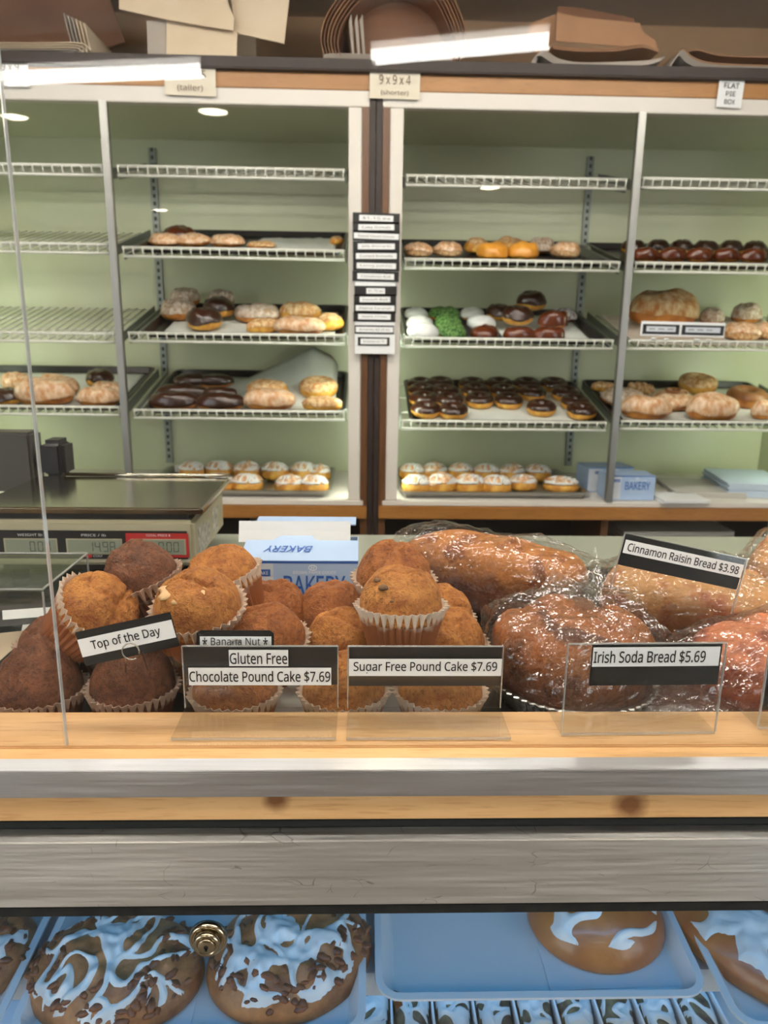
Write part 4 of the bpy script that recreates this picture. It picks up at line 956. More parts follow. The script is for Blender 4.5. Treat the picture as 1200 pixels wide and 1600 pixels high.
CRM = speck('cream_filling', rgb(222, 186, 140), rgb(206, 160, 108), 40, .45, .3, 60)
tr1 = tag(link('muffin_tray', pan_data(.28, .27, .010, plain('white_tray', rgb(226, 222, 214), .4), lip=.006, r=.015, flare=.006), None, (0.0269, 0.8171, 1.0055)), 'flat white tray under the banana nut and brown muffins', 'tray')
tr1.location = (-.018, .705, 1.0055)
tag(link('muffin_tray', pan_data(.30, .27, .010, BLACKPAN, lip=.006, r=.015, flare=.006, name='dark_tray'), None, (-.325, .705, 1.0055)), 'flat black tray under the chocolate muffins', 'tray')
ML = [
 ('large chocolate muffin at the far left behind the pane joint', (-0.3600, 0.7680, 1.0472), (0, 0, 1), MCHOC, CUPC, 1, 1.02, .045, .016, None),
 ('chocolate muffin with the Top of the Day sign stuck in it', (-0.2552, 0.7650, 1.0526), (0, 0, 1), MCHOC, CUPC, 2, 1.0, .042, .010, None),
 ('tilted chocolate muffin at the back in front of the scale display', (-0.2691, 0.8650, 1.1429), (-.32, -.06, 1), MCHOC, CUPC, 3, 1.0, .044, .004, None),
 ('golden muffin lying tilted with its ribbed cup to the lower left', (-0.3001, 0.8000, 1.1301), (.72, -.10, .70), MTAN, CUPW, 4, 1.0, .036, .0, None),
 ('golden muffin with pale cream bits above the Top of the Day sign', (-0.1815, 0.7750, 1.1432), (-.03, -.25, .96), MTAN, CUPW, 5, 1.03, .040, .0, [(-.021, -.015, CH + .0300, .012, CRM), (-.011, -.022, CH + .0290, .010, CRM), (-.026, -.005, CH + .0290, .009, CRM), (.012, -.017, CH + .0320, .008, CRM)]),
 ('golden muffin tilted to the left in front of the blue tissue box corner', (-0.1714, 0.8650, 1.1457), (-.36, -.02, .93), MTAN, CUPW, 6, 1.0, .036, .004, None),
 ('brown muffin in front of the tissue box, the rear of two', (-0.1162, 0.9000, 1.0888), (.06, -.12, 1), MBRN, CUPW, 7, 1.0, .040, .0, None),
 ('brown muffin just behind the Banana Nut sign', (-0.1106, 0.8000, 1.0968), (.04, -.18, 1), MBRN, CUPW, 8, .98, .038, .0, None),
 ('brown muffin behind the gluten free sign, only its cup showing', (-0.1393, 0.7520, 1.0546), (0, 0, 1), MBRN, CUPW, 9, 1.0, .034, .0, None),
 ('golden brown muffin between the two pound cake signs', (-0.0201, 0.7520, 1.0545), (0, 0, 1), MBAN, CUPW, 10, 1.0, .042, .0, None),
 ('banana muffin behind the sugar free sign, only its cup showing', (0.0872, 0.7520, 1.0545), (0, 0, 1), MBAN, CUPW, 11, 1.02, .038, .0, None),
 ('brown muffin with a dark raisin in front of the tissue box right end', (-0.0383, 0.9050, 1.0826), (-.05, -.08, 1), MBRN, CUPW, 12, 1.0, .042, .004, [(.030, -.022, CH + .024, .006, RAISIN)]),
 ('golden muffin in the middle row left of the topmost muffin', (-0.0217, 0.8420, 1.0737), (0, -.1, 1), MBAN, CUPW, 13, 1.0, .042, .0, None),
 ('topmost golden banana nut muffin standing upright with nut bits', (0.0430, 0.7720, 1.1465), (.0, .10, 1), MBAN, CUPW, 14, 1.0, .044, .0, [(-.020, -.026, CH + .028, .006, NUT), (-.026, -.014, CH + .033, .005, NUT), (-.010, -.036, CH + .016, .005, NUT)]),
 ('brown muffin behind the topmost banana nut muffin', (0.0380, 0.8620, 1.1476), (.02, -.1, 1), MBRN, CUPW, 15, 1.0, .042, .004, None),
 ('golden muffin at the right rear with white paper edge showing', (0.0969, 0.9000, 1.0849), (.10, -.05, 1), MBAN, CUPW, 16, 1.0, .038, .0, None),
 ('speckled golden muffin at the right edge of the white tray', (0.1048, 0.8400, 1.0731), (.04, -.08, 1), MBAN, CUPW, 17, .98, .042, .0, None),
 ('dark chocolate muffin wedged behind the large far left one', (-0.3815, 0.8700, 1.0548), (.1, 0, 1), MCHOC, CUPC, 18, .96, .04, .0, None),
 ('chocolate muffin hidden under the tilted golden one', (-0.2972, 0.8600, 1.0611), (0, 0, 1), MCHOC, CUPC, 19, .98, .038, .0, None),
 ('golden muffin hidden under the cream bit muffin', (-0.2068, 0.8600, 1.0629), (0, 0, 1), MTAN, CUPW, 20, .98, .036, .0, None),
]
for (lab, br, ax, mt, cp, sd, s, dm, pk, bt) in ML: muffin(lab, br, ax, mt, cp, sd, s, dm, pk, bits=bt)

# ---------------------------------------------------------------- price signs
def wirepath(name, pts, r, parent, mat): return MB().tube(pts, r, 7).obj(name, mat, parent, True)
SILVER = plain('wire_silver', rgb(190, 188, 184), .25, 1.)
t = thing('sign_card', 'black Top of the Day sign with white strip, tilted on a wire clip', 'sign', (-0.2374, 0.7050, 1.1364), (-.06, -math.radians(13), 0))
MB().box(-.0495, .0495, 0, .0012, -.0185, .0185).obj('card', BLACK, t, bevel=.0004)
MB().box(-.0492, .0487, -.0006, 0, -.0085, .0105).obj('strip', PAPER, t)
writing('printed_words', 'Top of the Day', INK, t, (-.001, -.0008, .001), FACE, .072, .0125, bold=.012)
c0 = Vector((-0.2318, 0.6990, 1.1266)); t0 = Vector(t.location)
Ri = Matrix.Rotation(math.radians(13), 3, 'Y')
lp_ = []
for k in range(25):
    a = math.radians(-60 - k * 13); lp_.append(Ri @ (c0 + Vector((.0088 * math.cos(a), -.001 - .0001 * k, .0088 * math.sin(a))) - t0))
wirepath('wire_clip', lp_ + [Ri @ (Vector((-0.2219, 0.7000, 1.1254)) - t0), Ri @ (Vector((-0.2281, 0.7350, 1.0918)) - t0)], .0008, t, SILVER)
wirepath('wire_pin', [Ri @ (Vector((-0.2422, 0.7120, 1.1171)) - t0), Ri @ (Vector((-0.2513, 0.7350, 1.0889)) - t0)], .0008, t, SILVER)
t = thing('sign_card', 'black rimmed Banana Nut sign with curled corner ornaments', 'sign', (-0.1305, 0.7150, 1.1294), (-.12, 0, 0))
m = MB(); w, h = .0395, .0125
m.add([(-w, 0, -h), (w, 0, -h), (w, 0, h - .003), (w - .004, 0, h), (-w + .004, 0, h), (-w, 0, h - .003)], [tuple(range(6))]); o = m.obj('card', BLACK, t); sm = o.modifiers.new('t', 'SOLIDIFY'); sm.thickness = .0012; sm.offset = -1 if False else 1
MB().box(-.036, .037, -.0022, -.0014, -.0115, .0062).obj('strip', PAPER, t)
writing('printed_words', 'Banana Nut', INK, t, (.0005, -.0025, .0012), FACE, .0505, .0078)
for sx in (-1, 1):
    writing('corner_ornament', '*', INK, t, (sx * .031, -.0025, .0015), FACE, .005, .0075)
wirepath('wire_clip', [(.0055 * math.cos(a * .5 + .3) + .001, -.0032 - .0001 * a, -.002 + .0055 * math.sin(a * .5 + .3)) for a in range(8)] + [(-.006, -.003, -.012), (-.006, .004, -.03)], .0007, t, SILVER)

DCARD = plain('veiled_black_card', rgb(34, 27, 26), .5)  # black card; the reflection in front of it is put into its tone
def holder(label, x0, x1, z1, y, cards, base_front, base_back, lines, rz=0., z0=1.0607, card=DCARD, rx=0.):
    """acrylic L-shaped price holder: upright panel, foot, card and printed strips"""
    w = x1 - x0; h = z1 - z0
    t = thing('price_holder', label, 'sign', ((x0 + x1) / 2, y, z0), (rx, 0, rz), 'acrylic price holders')
    MB().box(-w / 2, w / 2, -.0013, .0013, .0026, h).obj('panel', ACRY, t)
    e = MB(); e.box(-w / 2, w / 2, -.0014, .0014, h, h + .0008); e.obj('panel_edge', ACRYEDGE, t)
    for sx in (-1, 1): MB().box(sx * w / 2 - .0005, sx * w / 2 + .0005, -.0014, .0014, .0026, h).obj('panel_edge', ACRYEDGE, t)
    if base_back > base_front:
        MB().box(-w / 2, w / 2, base_front - y, base_back - y, 0, .0025).obj('foot', ACRY, t)
        MB().box(-w / 2, w / 2, base_front - y - .0006, base_front - y, 0, .0026).obj('foot_edge', ACRYEDGE, t)
    cx0, cx1, cz0, cz1 = cards
    MB().box(cx0, cx1, .0016, .0026, cz0, cz1).obj('card', card, t)
    for (a, b_, c, d, txt, fw, fh, al) in lines:
        MB().box(a, b_, -.0022, -.0015, c, d).obj('strip', PAPER, t)
        if txt: writing('printed_words', txt, INK, t, ((a + b_) / 2 + al, -.0024, (c + d) / 2), FACE, fw, fh, bold=.012)
    return t
def X(p): return p[0]
z1 = (-0.1073, 0.7000, 1.1311)[2]
U7 = .70 / .93 / 1160
cx = lambda px: (px - 406.5) * U7
h = z1 - 1.0607
cz = lambda py: h - (py - 1010) * U7 * 1.09
holder('clear holder with the Gluten Free Chocolate Pound Cake $7.69 card', X((-0.1817, 0.7000, 1.1100)), X((-0.0246, 0.7000, 1.1101)), z1, .70, (cx(287), cx(527), cz(1071), cz(1010.5)), .6415, .70,
       [(cx(358), cx(450), cz(1039), cz(1014.5), 'Gluten Free', .058, .0128, 0), (cx(294), cx(517), cz(1069), cz(1042), 'Chocolate Pound Cake $7.69', .143, .0128, 0)])
cx = lambda px: (px - 664.5) * U7
holder('clear holder with the Sugar Free Pound Cake $7.69 card', X((-0.0145, 0.7000, 1.1101)), X((0.1443, 0.7000, 1.1102)), z1, .70, (cx(544), cx(785), cz(1073), cz(1011)), .6415, .70,
       [(cx(544), cx(785), cz(1054.5), cz(1028), 'Sugar Free Pound Cake $7.69', .147, .0138, 0)])
y = .650; U6 = y / .915 / 1160
z1 = (0.2645, 0.6500, 1.1566)[2]; h = z1 - 1.0607; cx = lambda px: (px - 1005) * U6; cz = lambda py: h - (py - 1006) * U6 * 1.1
holder('clear holder with the Irish Soda Bread $5.69 card in front of the foil pan', X((0.1951, 0.6500, 1.1140)), X((0.3488, 0.6500, 1.1139)), z1, y, (cx(919), cx(1126), cz(1071), cz(1007)), y, .704,
       [(cx(919), cx(1120), cz(1039), cz(1010), 'Irish Soda Bread $5.69', .1085, .0133, -.0065)], rz=.02, card=BLACK)
holder('clear price holder cut by the photo right edge', X((0.3964, 0.6600, 1.1088)), X((0.3964, 0.6600, 1.1088)) + .14, z1 - .003, .66, (-.069, .069, .02, h - .005), .66, .71, [(-.064, .06, .026, .05, None, .08, .012, 0)], card=BLACK)
p = (0.3922, 0.8800, 1.1648)
t = holder('tilted clear holder with the Cinnamon Raisin Bread $3.98 card resting on wrapped bread', -.0815, .0815, .075, 0, (-.08, .08, .034, .0745), 0, 0,
       [(-.079, .078, .0505, .0675, 'Cinnamon Raisin Bread $3.98', .148, .0115, 0)], z0=0, card=BLACK)
t.location = (p[0], .88, p[2] - .054); t.rotation_euler = (-.10, math.radians(12.0), 0)

# ---------------------------------------------------------------- scale and counter clutter
CREAM = plain('cream_plastic', rgb(186, 178, 150), .45); DKP = plain('dark_plastic', rgb(34, 32, 32), .45); REDP = plain('red_plastic', rgb(190, 48, 48), .45)
LCD = plain('lcd_green_grey', rgb(150, 156, 138), .3); LCDINK = plain('lcd_digit', rgb(38, 42, 40), .5); STK = speck('worn_sticker', rgb(222, 218, 208), rgb(150, 146, 138), 90, .6)
PLAT = brushed('scale_platter_steel', rgb(196, 190, 176), .14, (4, 60, 60), .92)
SX0, SX1, SY = -.665, -.2925, 1.25
zz = lambda py: {793: 0}[py]
t = thing('counter_scale', 'cream counter scale with a steel platter and three-window price display', 'scale', ((SX0 + SX1) / 2, SY, 1.0055))
ox = (SX0 + SX1) / 2; hw = (SX1 - SX0) / 2; B0 = 1.0055
za = (-0.4048, 1.2500, 1.1181)[2] - B0; zb = (-0.4103, 1.2500, 1.0371)[2] - B0; zp1 = (-0.4031, 1.2500, 1.1419)[2] - B0; zp0 = (-0.4039, 1.2500, 1.1306)[2] - B0
MB().box(-hw, hw, .0, .27, zb, za).obj('housing', CREAM, t, bevel=.006)
MB().box(-hw + .03, hw - .03, .02, .25, .018, zb + .004).obj('underbody', DKP, t)
for sx in (-1, 1):
    for yy in (.04, .23): MB().lathe([(.014, 0), (.016, .004), (.013, .019)], 14).obj('foot', DKP, t, True, loc=(sx * (hw - .05), yy, 0))
MB().box(-hw + .012, hw - .012, .012, .255, za, zp0 - .001).obj('load_frame', DKP, t)
pf = MB(); pf.box(-hw - .006, hw + .017, -.003, .272, zp0, zp1); pl = pf.obj('platter', PLAT, t, bevel=.003)
pl2 = MB(); pl2.tube([(-hw + .05, .272, zp1 + .004), (hw + .018, .272, zp1 + .004)], .0035, 8); pl2.obj('back_lip', PLAT, pl, True)
zd1 = (-0.4060, 1.2500, 1.1009)[2] - B0; zd0 = (-0.4095, 1.2500, 1.0500)[2] - B0
MB().box(-hw + .006, hw - .012, -.002, 0, zd0, zd1).obj('display_panel', DKP, t, bevel=.0008)
wx = lambda p: p[0] - ox
for (a, b_, word, dig) in (((-0.6182, 1.2500, 1.0756), (-0.5274, 1.2500, 1.0761), 'WEIGHT lb', '0.00'), ((-0.5121, 1.2500, 1.0762), (-0.4164, 1.2500, 1.0767), 'PRICE / lb', '14.98'), ((-0.4010, 1.2500, 1.0768), (-0.3071, 1.2500, 1.0772), 'TOTAL PRICE $', '0.00')):
    xa, xb = a[0] - ox, b_[0] - ox; red = word.startswith('TOTAL')
    if red: MB().box(xa - .009, xb + .005, -.0032, -.0021, zd0 + .003, zd1 - .004).obj('red_surround', REDP, t, bevel=.0004)
    f = MB(); zc = (zd0 + zd1) / 2 - .0025; hh = .0125
    MB().box(xa, xb, -.0044, -.0033, zc - hh - .0015, zc + hh + .0015).obj('window_frame', CREAM, t)
    MB().box(xa + .003, xb - .002, -.0052, -.0045, zc - hh, zc + hh).obj('lcd_window', LCD, t)
    lcd_digits(dig, LCDINK, t, xb - .012, -.0052, zc)
    writing('printed_words', word, PAPER, t, ((xa + xb) / 2, -.0036, zd1 - .0075), FACE, .042, .0045)
MB().lathe([(.005, 0), (.005, .0015)], 16).obj('power_button', REDP, t, rot=FACE, loc=(wx((-0.4763, 1.2500, 1.0566)), -.0022, zd0 + .0055)).scale = (1.3, .7, 1)
writing('printed_words', 'CONT', PAPER, t, (wx((-0.4598, 1.2500, 1.0567)), -.0024, zd0 + .0055), FACE, .016, .004)
for (yy, zz_, w_, h_) in ((.03, .055, .05, .05), (.085, .06, .045, .04), (.16, .062, .05, .05)):
    MB().box(hw - .0002, hw + .0006, yy, yy + w_, zb + .012, zb + .012 + h_).obj('sticker', STK, t)
# swivel bracket with knob behind the scale
p = (-0.7410, 1.6000, 1.1622)
t = thing('swivel_bracket', 'black swivel mount with a chunky clamp knob behind the scale', 'bracket', (p[0], 1.60, 1.0055))
hz = p[2] - 1.0055
MB().lathe([(.06, 0), (.06, .01), (.02, .016)], 24).obj('foot_plate', DKP, t, True) if False else MB().lathe([(.045, -.0), (.045, .01), (.016, .016)], 24).obj('foot_plate', DKP, t, True)
MB().tube([(0, 0, .012), (0, 0, hz - .03)], .014, 14).obj('pole', DKP, t, True)
GREYP = plain('charcoal_plastic', rgb(72, 68, 62), .45)
MB().box(-.075, .04, -.03, .03, hz - .065, hz + .062).obj('clamp_block', GREYP, t, bevel=.006)
MB().tube([(.04, 0, hz), (.058, 0, hz)], .02, 14).obj('screw', DKP, t, True)
MB().box(.056, .108, -.034, .034, hz - .036, hz + .046).obj('knob', DKP, t, bevel=.012, seg=3)
# acrylic box with cards in it
p = (-0.4927, 0.9977, 1.0055)
t = thing('acrylic_box', 'clear acrylic box at the left edge of the counter', 'box', (-.485, .90, 1.0055), (0, 0, 0))
zt = (-0.4962, 1.0600, 1.1161)[2] - 1.0055; bw, bd_ = .16, .155
for (a, b_, c, d) in ((-bw / 2, bw / 2, 0, .003), (-bw / 2, bw / 2, bd_ - .003, bd_), (-bw / 2, -bw / 2 + .003, .003, bd_ - .003), (bw / 2 - .003, bw / 2, .003, bd_ - .003)):
    MB().box(a, b_, c, d, 0, zt).obj('wall', ACRY, t)
MB().box(-bw / 2, bw / 2, 0, bd_, zt, zt + .003).obj('lid', ACRY, t)
for (a, b_) in (((-bw / 2, 0), (bw / 2, 0)), ((bw / 2, 0), (bw / 2, bd_)), ((bw / 2, bd_), (-bw / 2, bd_))):
    MB().tube([(a[0], a[1], zt + .003), (b_[0], b_[1], zt + .003)], .0016, 6).obj('polished_edge', ACRYEDGE, t)
for a in ((bw / 2, 0), (bw / 2, bd_)): MB().tube([(a[0], a[1], 0), (a[0], a[1], zt)], .0016, 6).obj('polished_edge', ACRYEDGE, t)
KC = plain('tan_card', rgb(196, 176, 150), .6)
def loose(label, loc, rot, mat=BLACK, w=.085, h=.035, strip=True):
    t = thing('loose_card', label, 'card', loc, rot, 'loose price cards')
    MB().box(-w / 2, w / 2, -h / 2, h / 2, 0, .001).obj('card', mat, t)
    if strip: MB().box(-w / 2 + .004, w / 2 - .004, -h * .2, h * .25, .001, .0014).obj('strip', PAPER, t)
loose('tan card lying in the clear box', (-.49, .96, 1.012), (.1, 0, .3), KC, .12, .09, False)
loose('black price card leaning up in the clear box', (-.47, .99, 1.05), (.9, .1, .5), BLACK, .07, .03)
loose('upper black and white price card under the clear box edge', (-.425, .868, 1.0075), (0, 0, .25))
loose('lower black and white price card beside the large chocolate muffin', (-.44, .83, 1.0075), (0, 0, .18))
loose('small white card with a wire pin beside the clear box', (-0.4737, 1.0266, 1.0300), (.7, 0, .1), PAPER, .035, .045, False)
loose('dark folded card behind the clear box', (-.46, 1.10, 1.0075), (0, 0, -.2), DKP, .16, .09, False)
# tissue box on the counter
p = (-0.0906, 1.0000, 1.1261)
tissue_box('open pale blue bakery tissue box with raised white flap behind the muffins', (p[0], 1.0, 1.0055), .168, p[2] - 1.0055, .13, .0, True)

# ---------------------------------------------------------------- wrapped breads
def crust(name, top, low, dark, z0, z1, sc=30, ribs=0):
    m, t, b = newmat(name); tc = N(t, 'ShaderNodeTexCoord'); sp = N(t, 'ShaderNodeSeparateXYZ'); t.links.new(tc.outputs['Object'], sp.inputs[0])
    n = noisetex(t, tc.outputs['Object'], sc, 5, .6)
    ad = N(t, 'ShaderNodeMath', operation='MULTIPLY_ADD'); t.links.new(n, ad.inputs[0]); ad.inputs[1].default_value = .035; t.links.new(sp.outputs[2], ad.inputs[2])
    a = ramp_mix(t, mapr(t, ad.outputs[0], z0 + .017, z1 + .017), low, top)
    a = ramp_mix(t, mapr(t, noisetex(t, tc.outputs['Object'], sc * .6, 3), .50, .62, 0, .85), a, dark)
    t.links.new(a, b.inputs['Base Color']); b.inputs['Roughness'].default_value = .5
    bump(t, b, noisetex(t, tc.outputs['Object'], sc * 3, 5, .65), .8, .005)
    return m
def loaf_mesh(a, b, h, seed, amp=.06, ex=.35, n=56, m=22, fn=None):
    off = Vector((seed * 5.1, seed, 0)); vs = []
    for j in range(m + 1):
        ph = -PI / 2 * .97 + PI * .97 * j / m
        for i in range(n):
            th = 2 * PI * i / n; c, s = math.cos(th), math.sin(th)
            sg = lambda v, e: math.copysign(abs(v) ** e, v)
            rc = max(math.cos(ph), 0) ** .5
            x, y = a * rc * sg(c, ex + .15), b * rc * sg(s, ex + .25)
            z = h * .5 * (sg(math.sin(ph), .75 if math.sin(ph) > 0 else .45)) + h * .5
            q = 1 + amp * noise.noise(Vector((x * 14, y * 14, z * 14)) + off) + amp * .4 * noise.noise(Vector((x * 45, y * 45, z * 45)) + off)
            p = Vector((x * q, y * q, max(.0, z * (1 + amp * 1.2 * noise.noise(Vector((x * 20, y * 20, 9)) + off)))))
            if fn: p = fn(p)
            vs.append(p)
    M = MB(); M.add(vs, [(j * n + i, j * n + (i + 1) % n, (j + 1) * n + (i + 1) % n, (j + 1) * n + i) for j in range(m) for i in range(n)] + [tuple(range(n))[::-1], tuple(m * n + i for i in range(n))])
    return M
def bag_mesh(a, b, h, seed, amp=.12, tail=None, lift=.0, n=110, m=46, ex=.5):
    """slack crinkled bag round a bread: ridged noise gives sharp folds, a tail draws one end out"""
    off = Vector((seed * 2.3, seed * 4.1, 0)); vs = []
    for j in range(m + 1):
        ph = -PI / 2 * .97 + PI * .97 * j / m
        for i in range(n):
            th = 2 * PI * i / n; c, s = math.cos(th), math.sin(th); sg = lambda v, e: math.copysign(abs(v) ** e, v)
            rc = max(math.cos(ph), 0) ** .55
            x, y = a * rc * sg(c, ex + .1), b * rc * sg(s, ex + .2); z = h * .5 * sg(math.sin(ph), .7) + h * .5
            v = Vector((x, y, z)); f = 0
            for k, (fr, w) in enumerate(((9, .9), (21, .6), (46, .42), (90, .2))):
                nn = noise.noise(v * fr + off * (k + 1)); f += w * (.5 - abs(nn) * 2.2)
            q = 1 + amp * f * .5
            if tail:
                d = Vector((x / a, y / b, 0)); al = max(0, d.x * tail[0] + d.y * tail[1])
                q *= 1 + tail[2] * al ** 6
            vs.append((x * q, y * q, max(.0005, z * (1 + amp * f * .55) + lift * (math.sin(ph) > 0) * max(0, f) * .02)))
    M = MB(); M.add(vs, [(j * n + i, j * n + (i + 1) % n, (j + 1) * n + (i + 1) % n, (j + 1) * n + i) for j in range(m) for i in range(n)] + [tuple(range(n))[::-1], tuple(m * n + i for i in range(n))])
    return M
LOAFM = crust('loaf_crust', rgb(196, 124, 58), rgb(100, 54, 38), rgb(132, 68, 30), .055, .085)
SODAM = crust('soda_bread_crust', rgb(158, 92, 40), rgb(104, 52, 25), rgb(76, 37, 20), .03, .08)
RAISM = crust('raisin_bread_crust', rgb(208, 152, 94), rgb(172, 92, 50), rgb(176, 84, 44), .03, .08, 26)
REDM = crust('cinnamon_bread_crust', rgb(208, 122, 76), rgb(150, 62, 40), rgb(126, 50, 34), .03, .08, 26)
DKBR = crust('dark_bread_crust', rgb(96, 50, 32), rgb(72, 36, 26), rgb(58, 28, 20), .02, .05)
p = (0.2026, 1.0700, 1.0920)
t = thing('wrapped_loaf', 'long golden pan loaf in a clear crinkled bag lying diagonally behind the muffins', 'bread', (p[0], 1.125, 1.0062), (0, 0, math.radians(-33)), 'wrapped breads')
def ribs(q):
    if q.z < .06: q = Vector((q.x, q.y * (1 + .012 * math.sin(q.x * 420)), q.z))
    return q
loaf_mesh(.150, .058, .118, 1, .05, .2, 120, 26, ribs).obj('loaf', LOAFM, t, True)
bag_mesh(.172, .070, .128, 2, .10, (1, -.2, .16)).obj('plastic_bag', BAG, t, False)
# soda bread in a foil pan
p = (0.2563, 0.7957, 1.0400)
FOIL = plain('foil', rgb(206, 206, 204), .28, 1.)
SBX, SBY = p[0], .835
t = thing('soda_bread', 'round soda bread in a foil pan wrapped in clear plastic, behind its price card', 'bread', (SBX, SBY, 1.0062), (0, 0, .3), 'wrapped breads')
fr = lambda r, z, a, i, j: r + (.0012 * (1 if j % 2 else -1) if 1 <= i <= 6 else 0)
MB().lathe([(.082, 0), (.083, .0004), (.094, .026), (.096, .028), (.104, .0285), (.1045, .031), (.1030, .0325), (.095, .0295), (.0925, .0265), (.081, .0012)], 120, fr).obj('foil_pan', FOIL, t)
def cross(q):
    w = .012; g = 0
    for d in (abs(q.x * .9 + q.y * .43), abs(q.x * -.43 + q.y * .9)): g = max(g, math.exp(-(d / w) ** 2))
    if q.z > .05: q = Vector((q.x, q.y, q.z - .016 * g * min(1, (q.z - .05) / .03)))
    return q
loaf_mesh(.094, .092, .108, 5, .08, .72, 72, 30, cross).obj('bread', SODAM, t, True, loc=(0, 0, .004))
bag_mesh(.112, .108, .122, 7, .13, (.75, .6, .35), ex=.8).obj('plastic_bag', BAG, t, False, loc=(0, 0, .002))
def corner(name, pts, par): 
    m = MB(); m.add(pts, [tuple(range(len(pts)))]); o = m.obj(name, BAG, par); s = o.modifiers.new('t', 'SOLIDIFY'); s.thickness = .0004; return o
corner('bag_corner', [(.01, .05, .105), (.05, .06, .13), (.075, .075, .165), (.055, .02, .128), (.02, -.01, .112)], t)
corner('bag_corner', [(-.03, .06, .10), (.02, .085, .135), (.05, .06, .118), (.01, .03, .112)], t)
# cinnamon raisin breads
def lumps(k, amp):
    def fn(q):
        return Vector((q.x, q.y, q.z * (1 + amp * math.sin(q.x * k) * math.cos(q.y * k * .8))))
    return fn
p = (0.4705, 0.9800, 1.0752)
t = thing('wrapped_loaf', 'pale lumpy cinnamon raisin loaf in a clear bag under its tilted sign', 'bread', (p[0] + .008, 1.02, 1.0062), (0, 0, math.radians(-14)), 'wrapped breads')
loaf_mesh(.125, .085, .105, 11, .08, .45, 80, 28, lumps(90, .05)).obj('loaf', RAISM, t, True)
bag_mesh(.142, .098, .116, 12, .14, (-.9, -.3, .22)).obj('plastic_bag', BAG, t, False)
p = (0.6129, 1.0200, 1.0706)
t = thing('wrapped_loaf', 'rosy cinnamon raisin loaf in a clear bag, right rear behind its sign', 'bread', (p[0] + .075, 1.10, 1.0062), (0, 0, .9), 'wrapped breads')
loaf_mesh(.115, .070, .125, 13, .08, .45, 72, 26, lumps(80, .04)).obj('loaf', RAISM, t, True)
bag_mesh(.128, .080, .138, 14, .14, (-.6, -.8, .15)).obj('plastic_bag', BAG, t, False)
p = (0.4701, 0.8000, 1.0626)
t = thing('wrapped_loaf', 'reddish cinnamon raisin loaf in tight clear plastic at the front right edge', 'bread', (p[0] + .055, .828, 1.0062), (0, 0, math.radians(24)), 'wrapped breads')
loaf_mesh(.135, .07, .098, 15, .07, .4, 80, 28, lumps(110, .05)).obj('loaf', REDM, t, True)
bag_mesh(.148, .078, .106, 16, .10, (-1, .1, .2)).obj('plastic_bag', BAG, t, False)
p = (0.3878, 0.7941, 1.0200)
t = thing('wrapped_loaf', 'low dark brown wrapped loaf wedged between the foil pan and the reddish loaf', 'bread', (p[0] + .0, .775, 1.0062), (0, 0, math.radians(-8)), 'wrapped breads')
loaf_mesh(.07, .05, .032, 17, .06, .4, 56, 18).obj('loaf', DKBR, t, True)
bag_mesh(.078, .056, .038, 18, .10).obj('plastic_bag', BAG, t, False)

# ---------------------------------------------------------------- iced cakes in the lower case
LTZ = .5385
WTRAY = plain('white_pan_enamel', rgb(226, 228, 228), .3)
TD = .60
PANW2 = pan_data(.462, TD, .024, WTRAY, lip=.010, r=.035, flare=.014, name='white_pan')
LT = math.radians(5.0)
tc_ = (0.2522, 0.8198, 0.5600)
TX = {'mid': (tc_[0], tc_[1])}
def lowtray(x, y, label): return tag(link('cake_pan', PANW2, None, (x, y, LTZ + .001), (LT, 0, 0)), label, 'tray', 'white pans in the lower case')
MX, MY = tc_[0], tc_[1]
lowtray(MX, MY, 'white rimmed pan with one iced bread on a card, middle of the lower case')
lowtray(MX - .475, MY - .05, 'white rimmed pan with two heavily iced fruit cakes, left in the lower case')
lowtray(MX + .475, MY - .05, 'white rimmed pan with an iced braid, right in the lower case')
lowtray(MX - .95, MY - .05, 'white rimmed pan at the far left of the lower case')
def icing_field(name, par, a, b, H, seed, mat, strand=.10, freq=16, blob=.5, lift=.004, step=.0024, bc=(0, 0), br=(.5, .45), cover=1.0, clip=None):
    """icing as a sheet that rises out of the cake where the mask is positive, so strands and pools end in soft edges"""
    off = Vector((seed * 3.3, seed * 1.7, 0)); nx, ny = int(2 * a / step), int(2 * b / step); idx = {}; vs = []; fs = []; mk = {}
    for j in range(ny + 1):
        for i in range(nx + 1):
            x, y = -a + 2 * a * i / nx, -b + 2 * b * j / ny; e = math.hypot(x / a, y / b)
            if e > .97: continue
            v = Vector((x, y, 0)); wv = Vector((noise.noise(v * 22 + off), noise.noise(v * 22 + off * 2), 0)) * .016
            n1 = abs(noise.noise((v + wv) * freq + off)); n2 = abs(noise.noise((v + wv) * freq * .8 + off * 2.7))
            s = max(strand - n1, strand * .9 - n2) / strand
            bl = blob - math.hypot((x / a - bc[0]) / br[0], (y / b - bc[1]) / br[1]) + .5 * noise.noise(v * 26 + off * 1.3)
            mval = max(s * .9, bl * 1.6)
            edge = (cover + .12 * noise.noise(v * 20 + off * 4)) - e
            mval = min(mval, edge * 7)
            mk[(i, j)] = mval
            idx[(i, j)] = len(vs)
            vs.append((x, y, H(x, y) + lift * max(-.8, min(1., mval * 1.6)) ** (1 if mval < 0 else 1)))
    for j in range(ny):
        for i in range(nx):
            q = [(i, j), (i + 1, j), (i + 1, j + 1), (i, j + 1)]
            if all(k in idx for k in q) and max(mk[k] for k in q) > -.02: fs.append(tuple(idx[k] for k in q))
    used = sorted({k for f in fs for k in f}); re_ = {k: i for i, k in enumerate(used)}
    M = MB(); M.add([vs[k] for k in used], [tuple(re_[k] for k in f) for f in fs])
    return M.obj(name, mat, par, True)
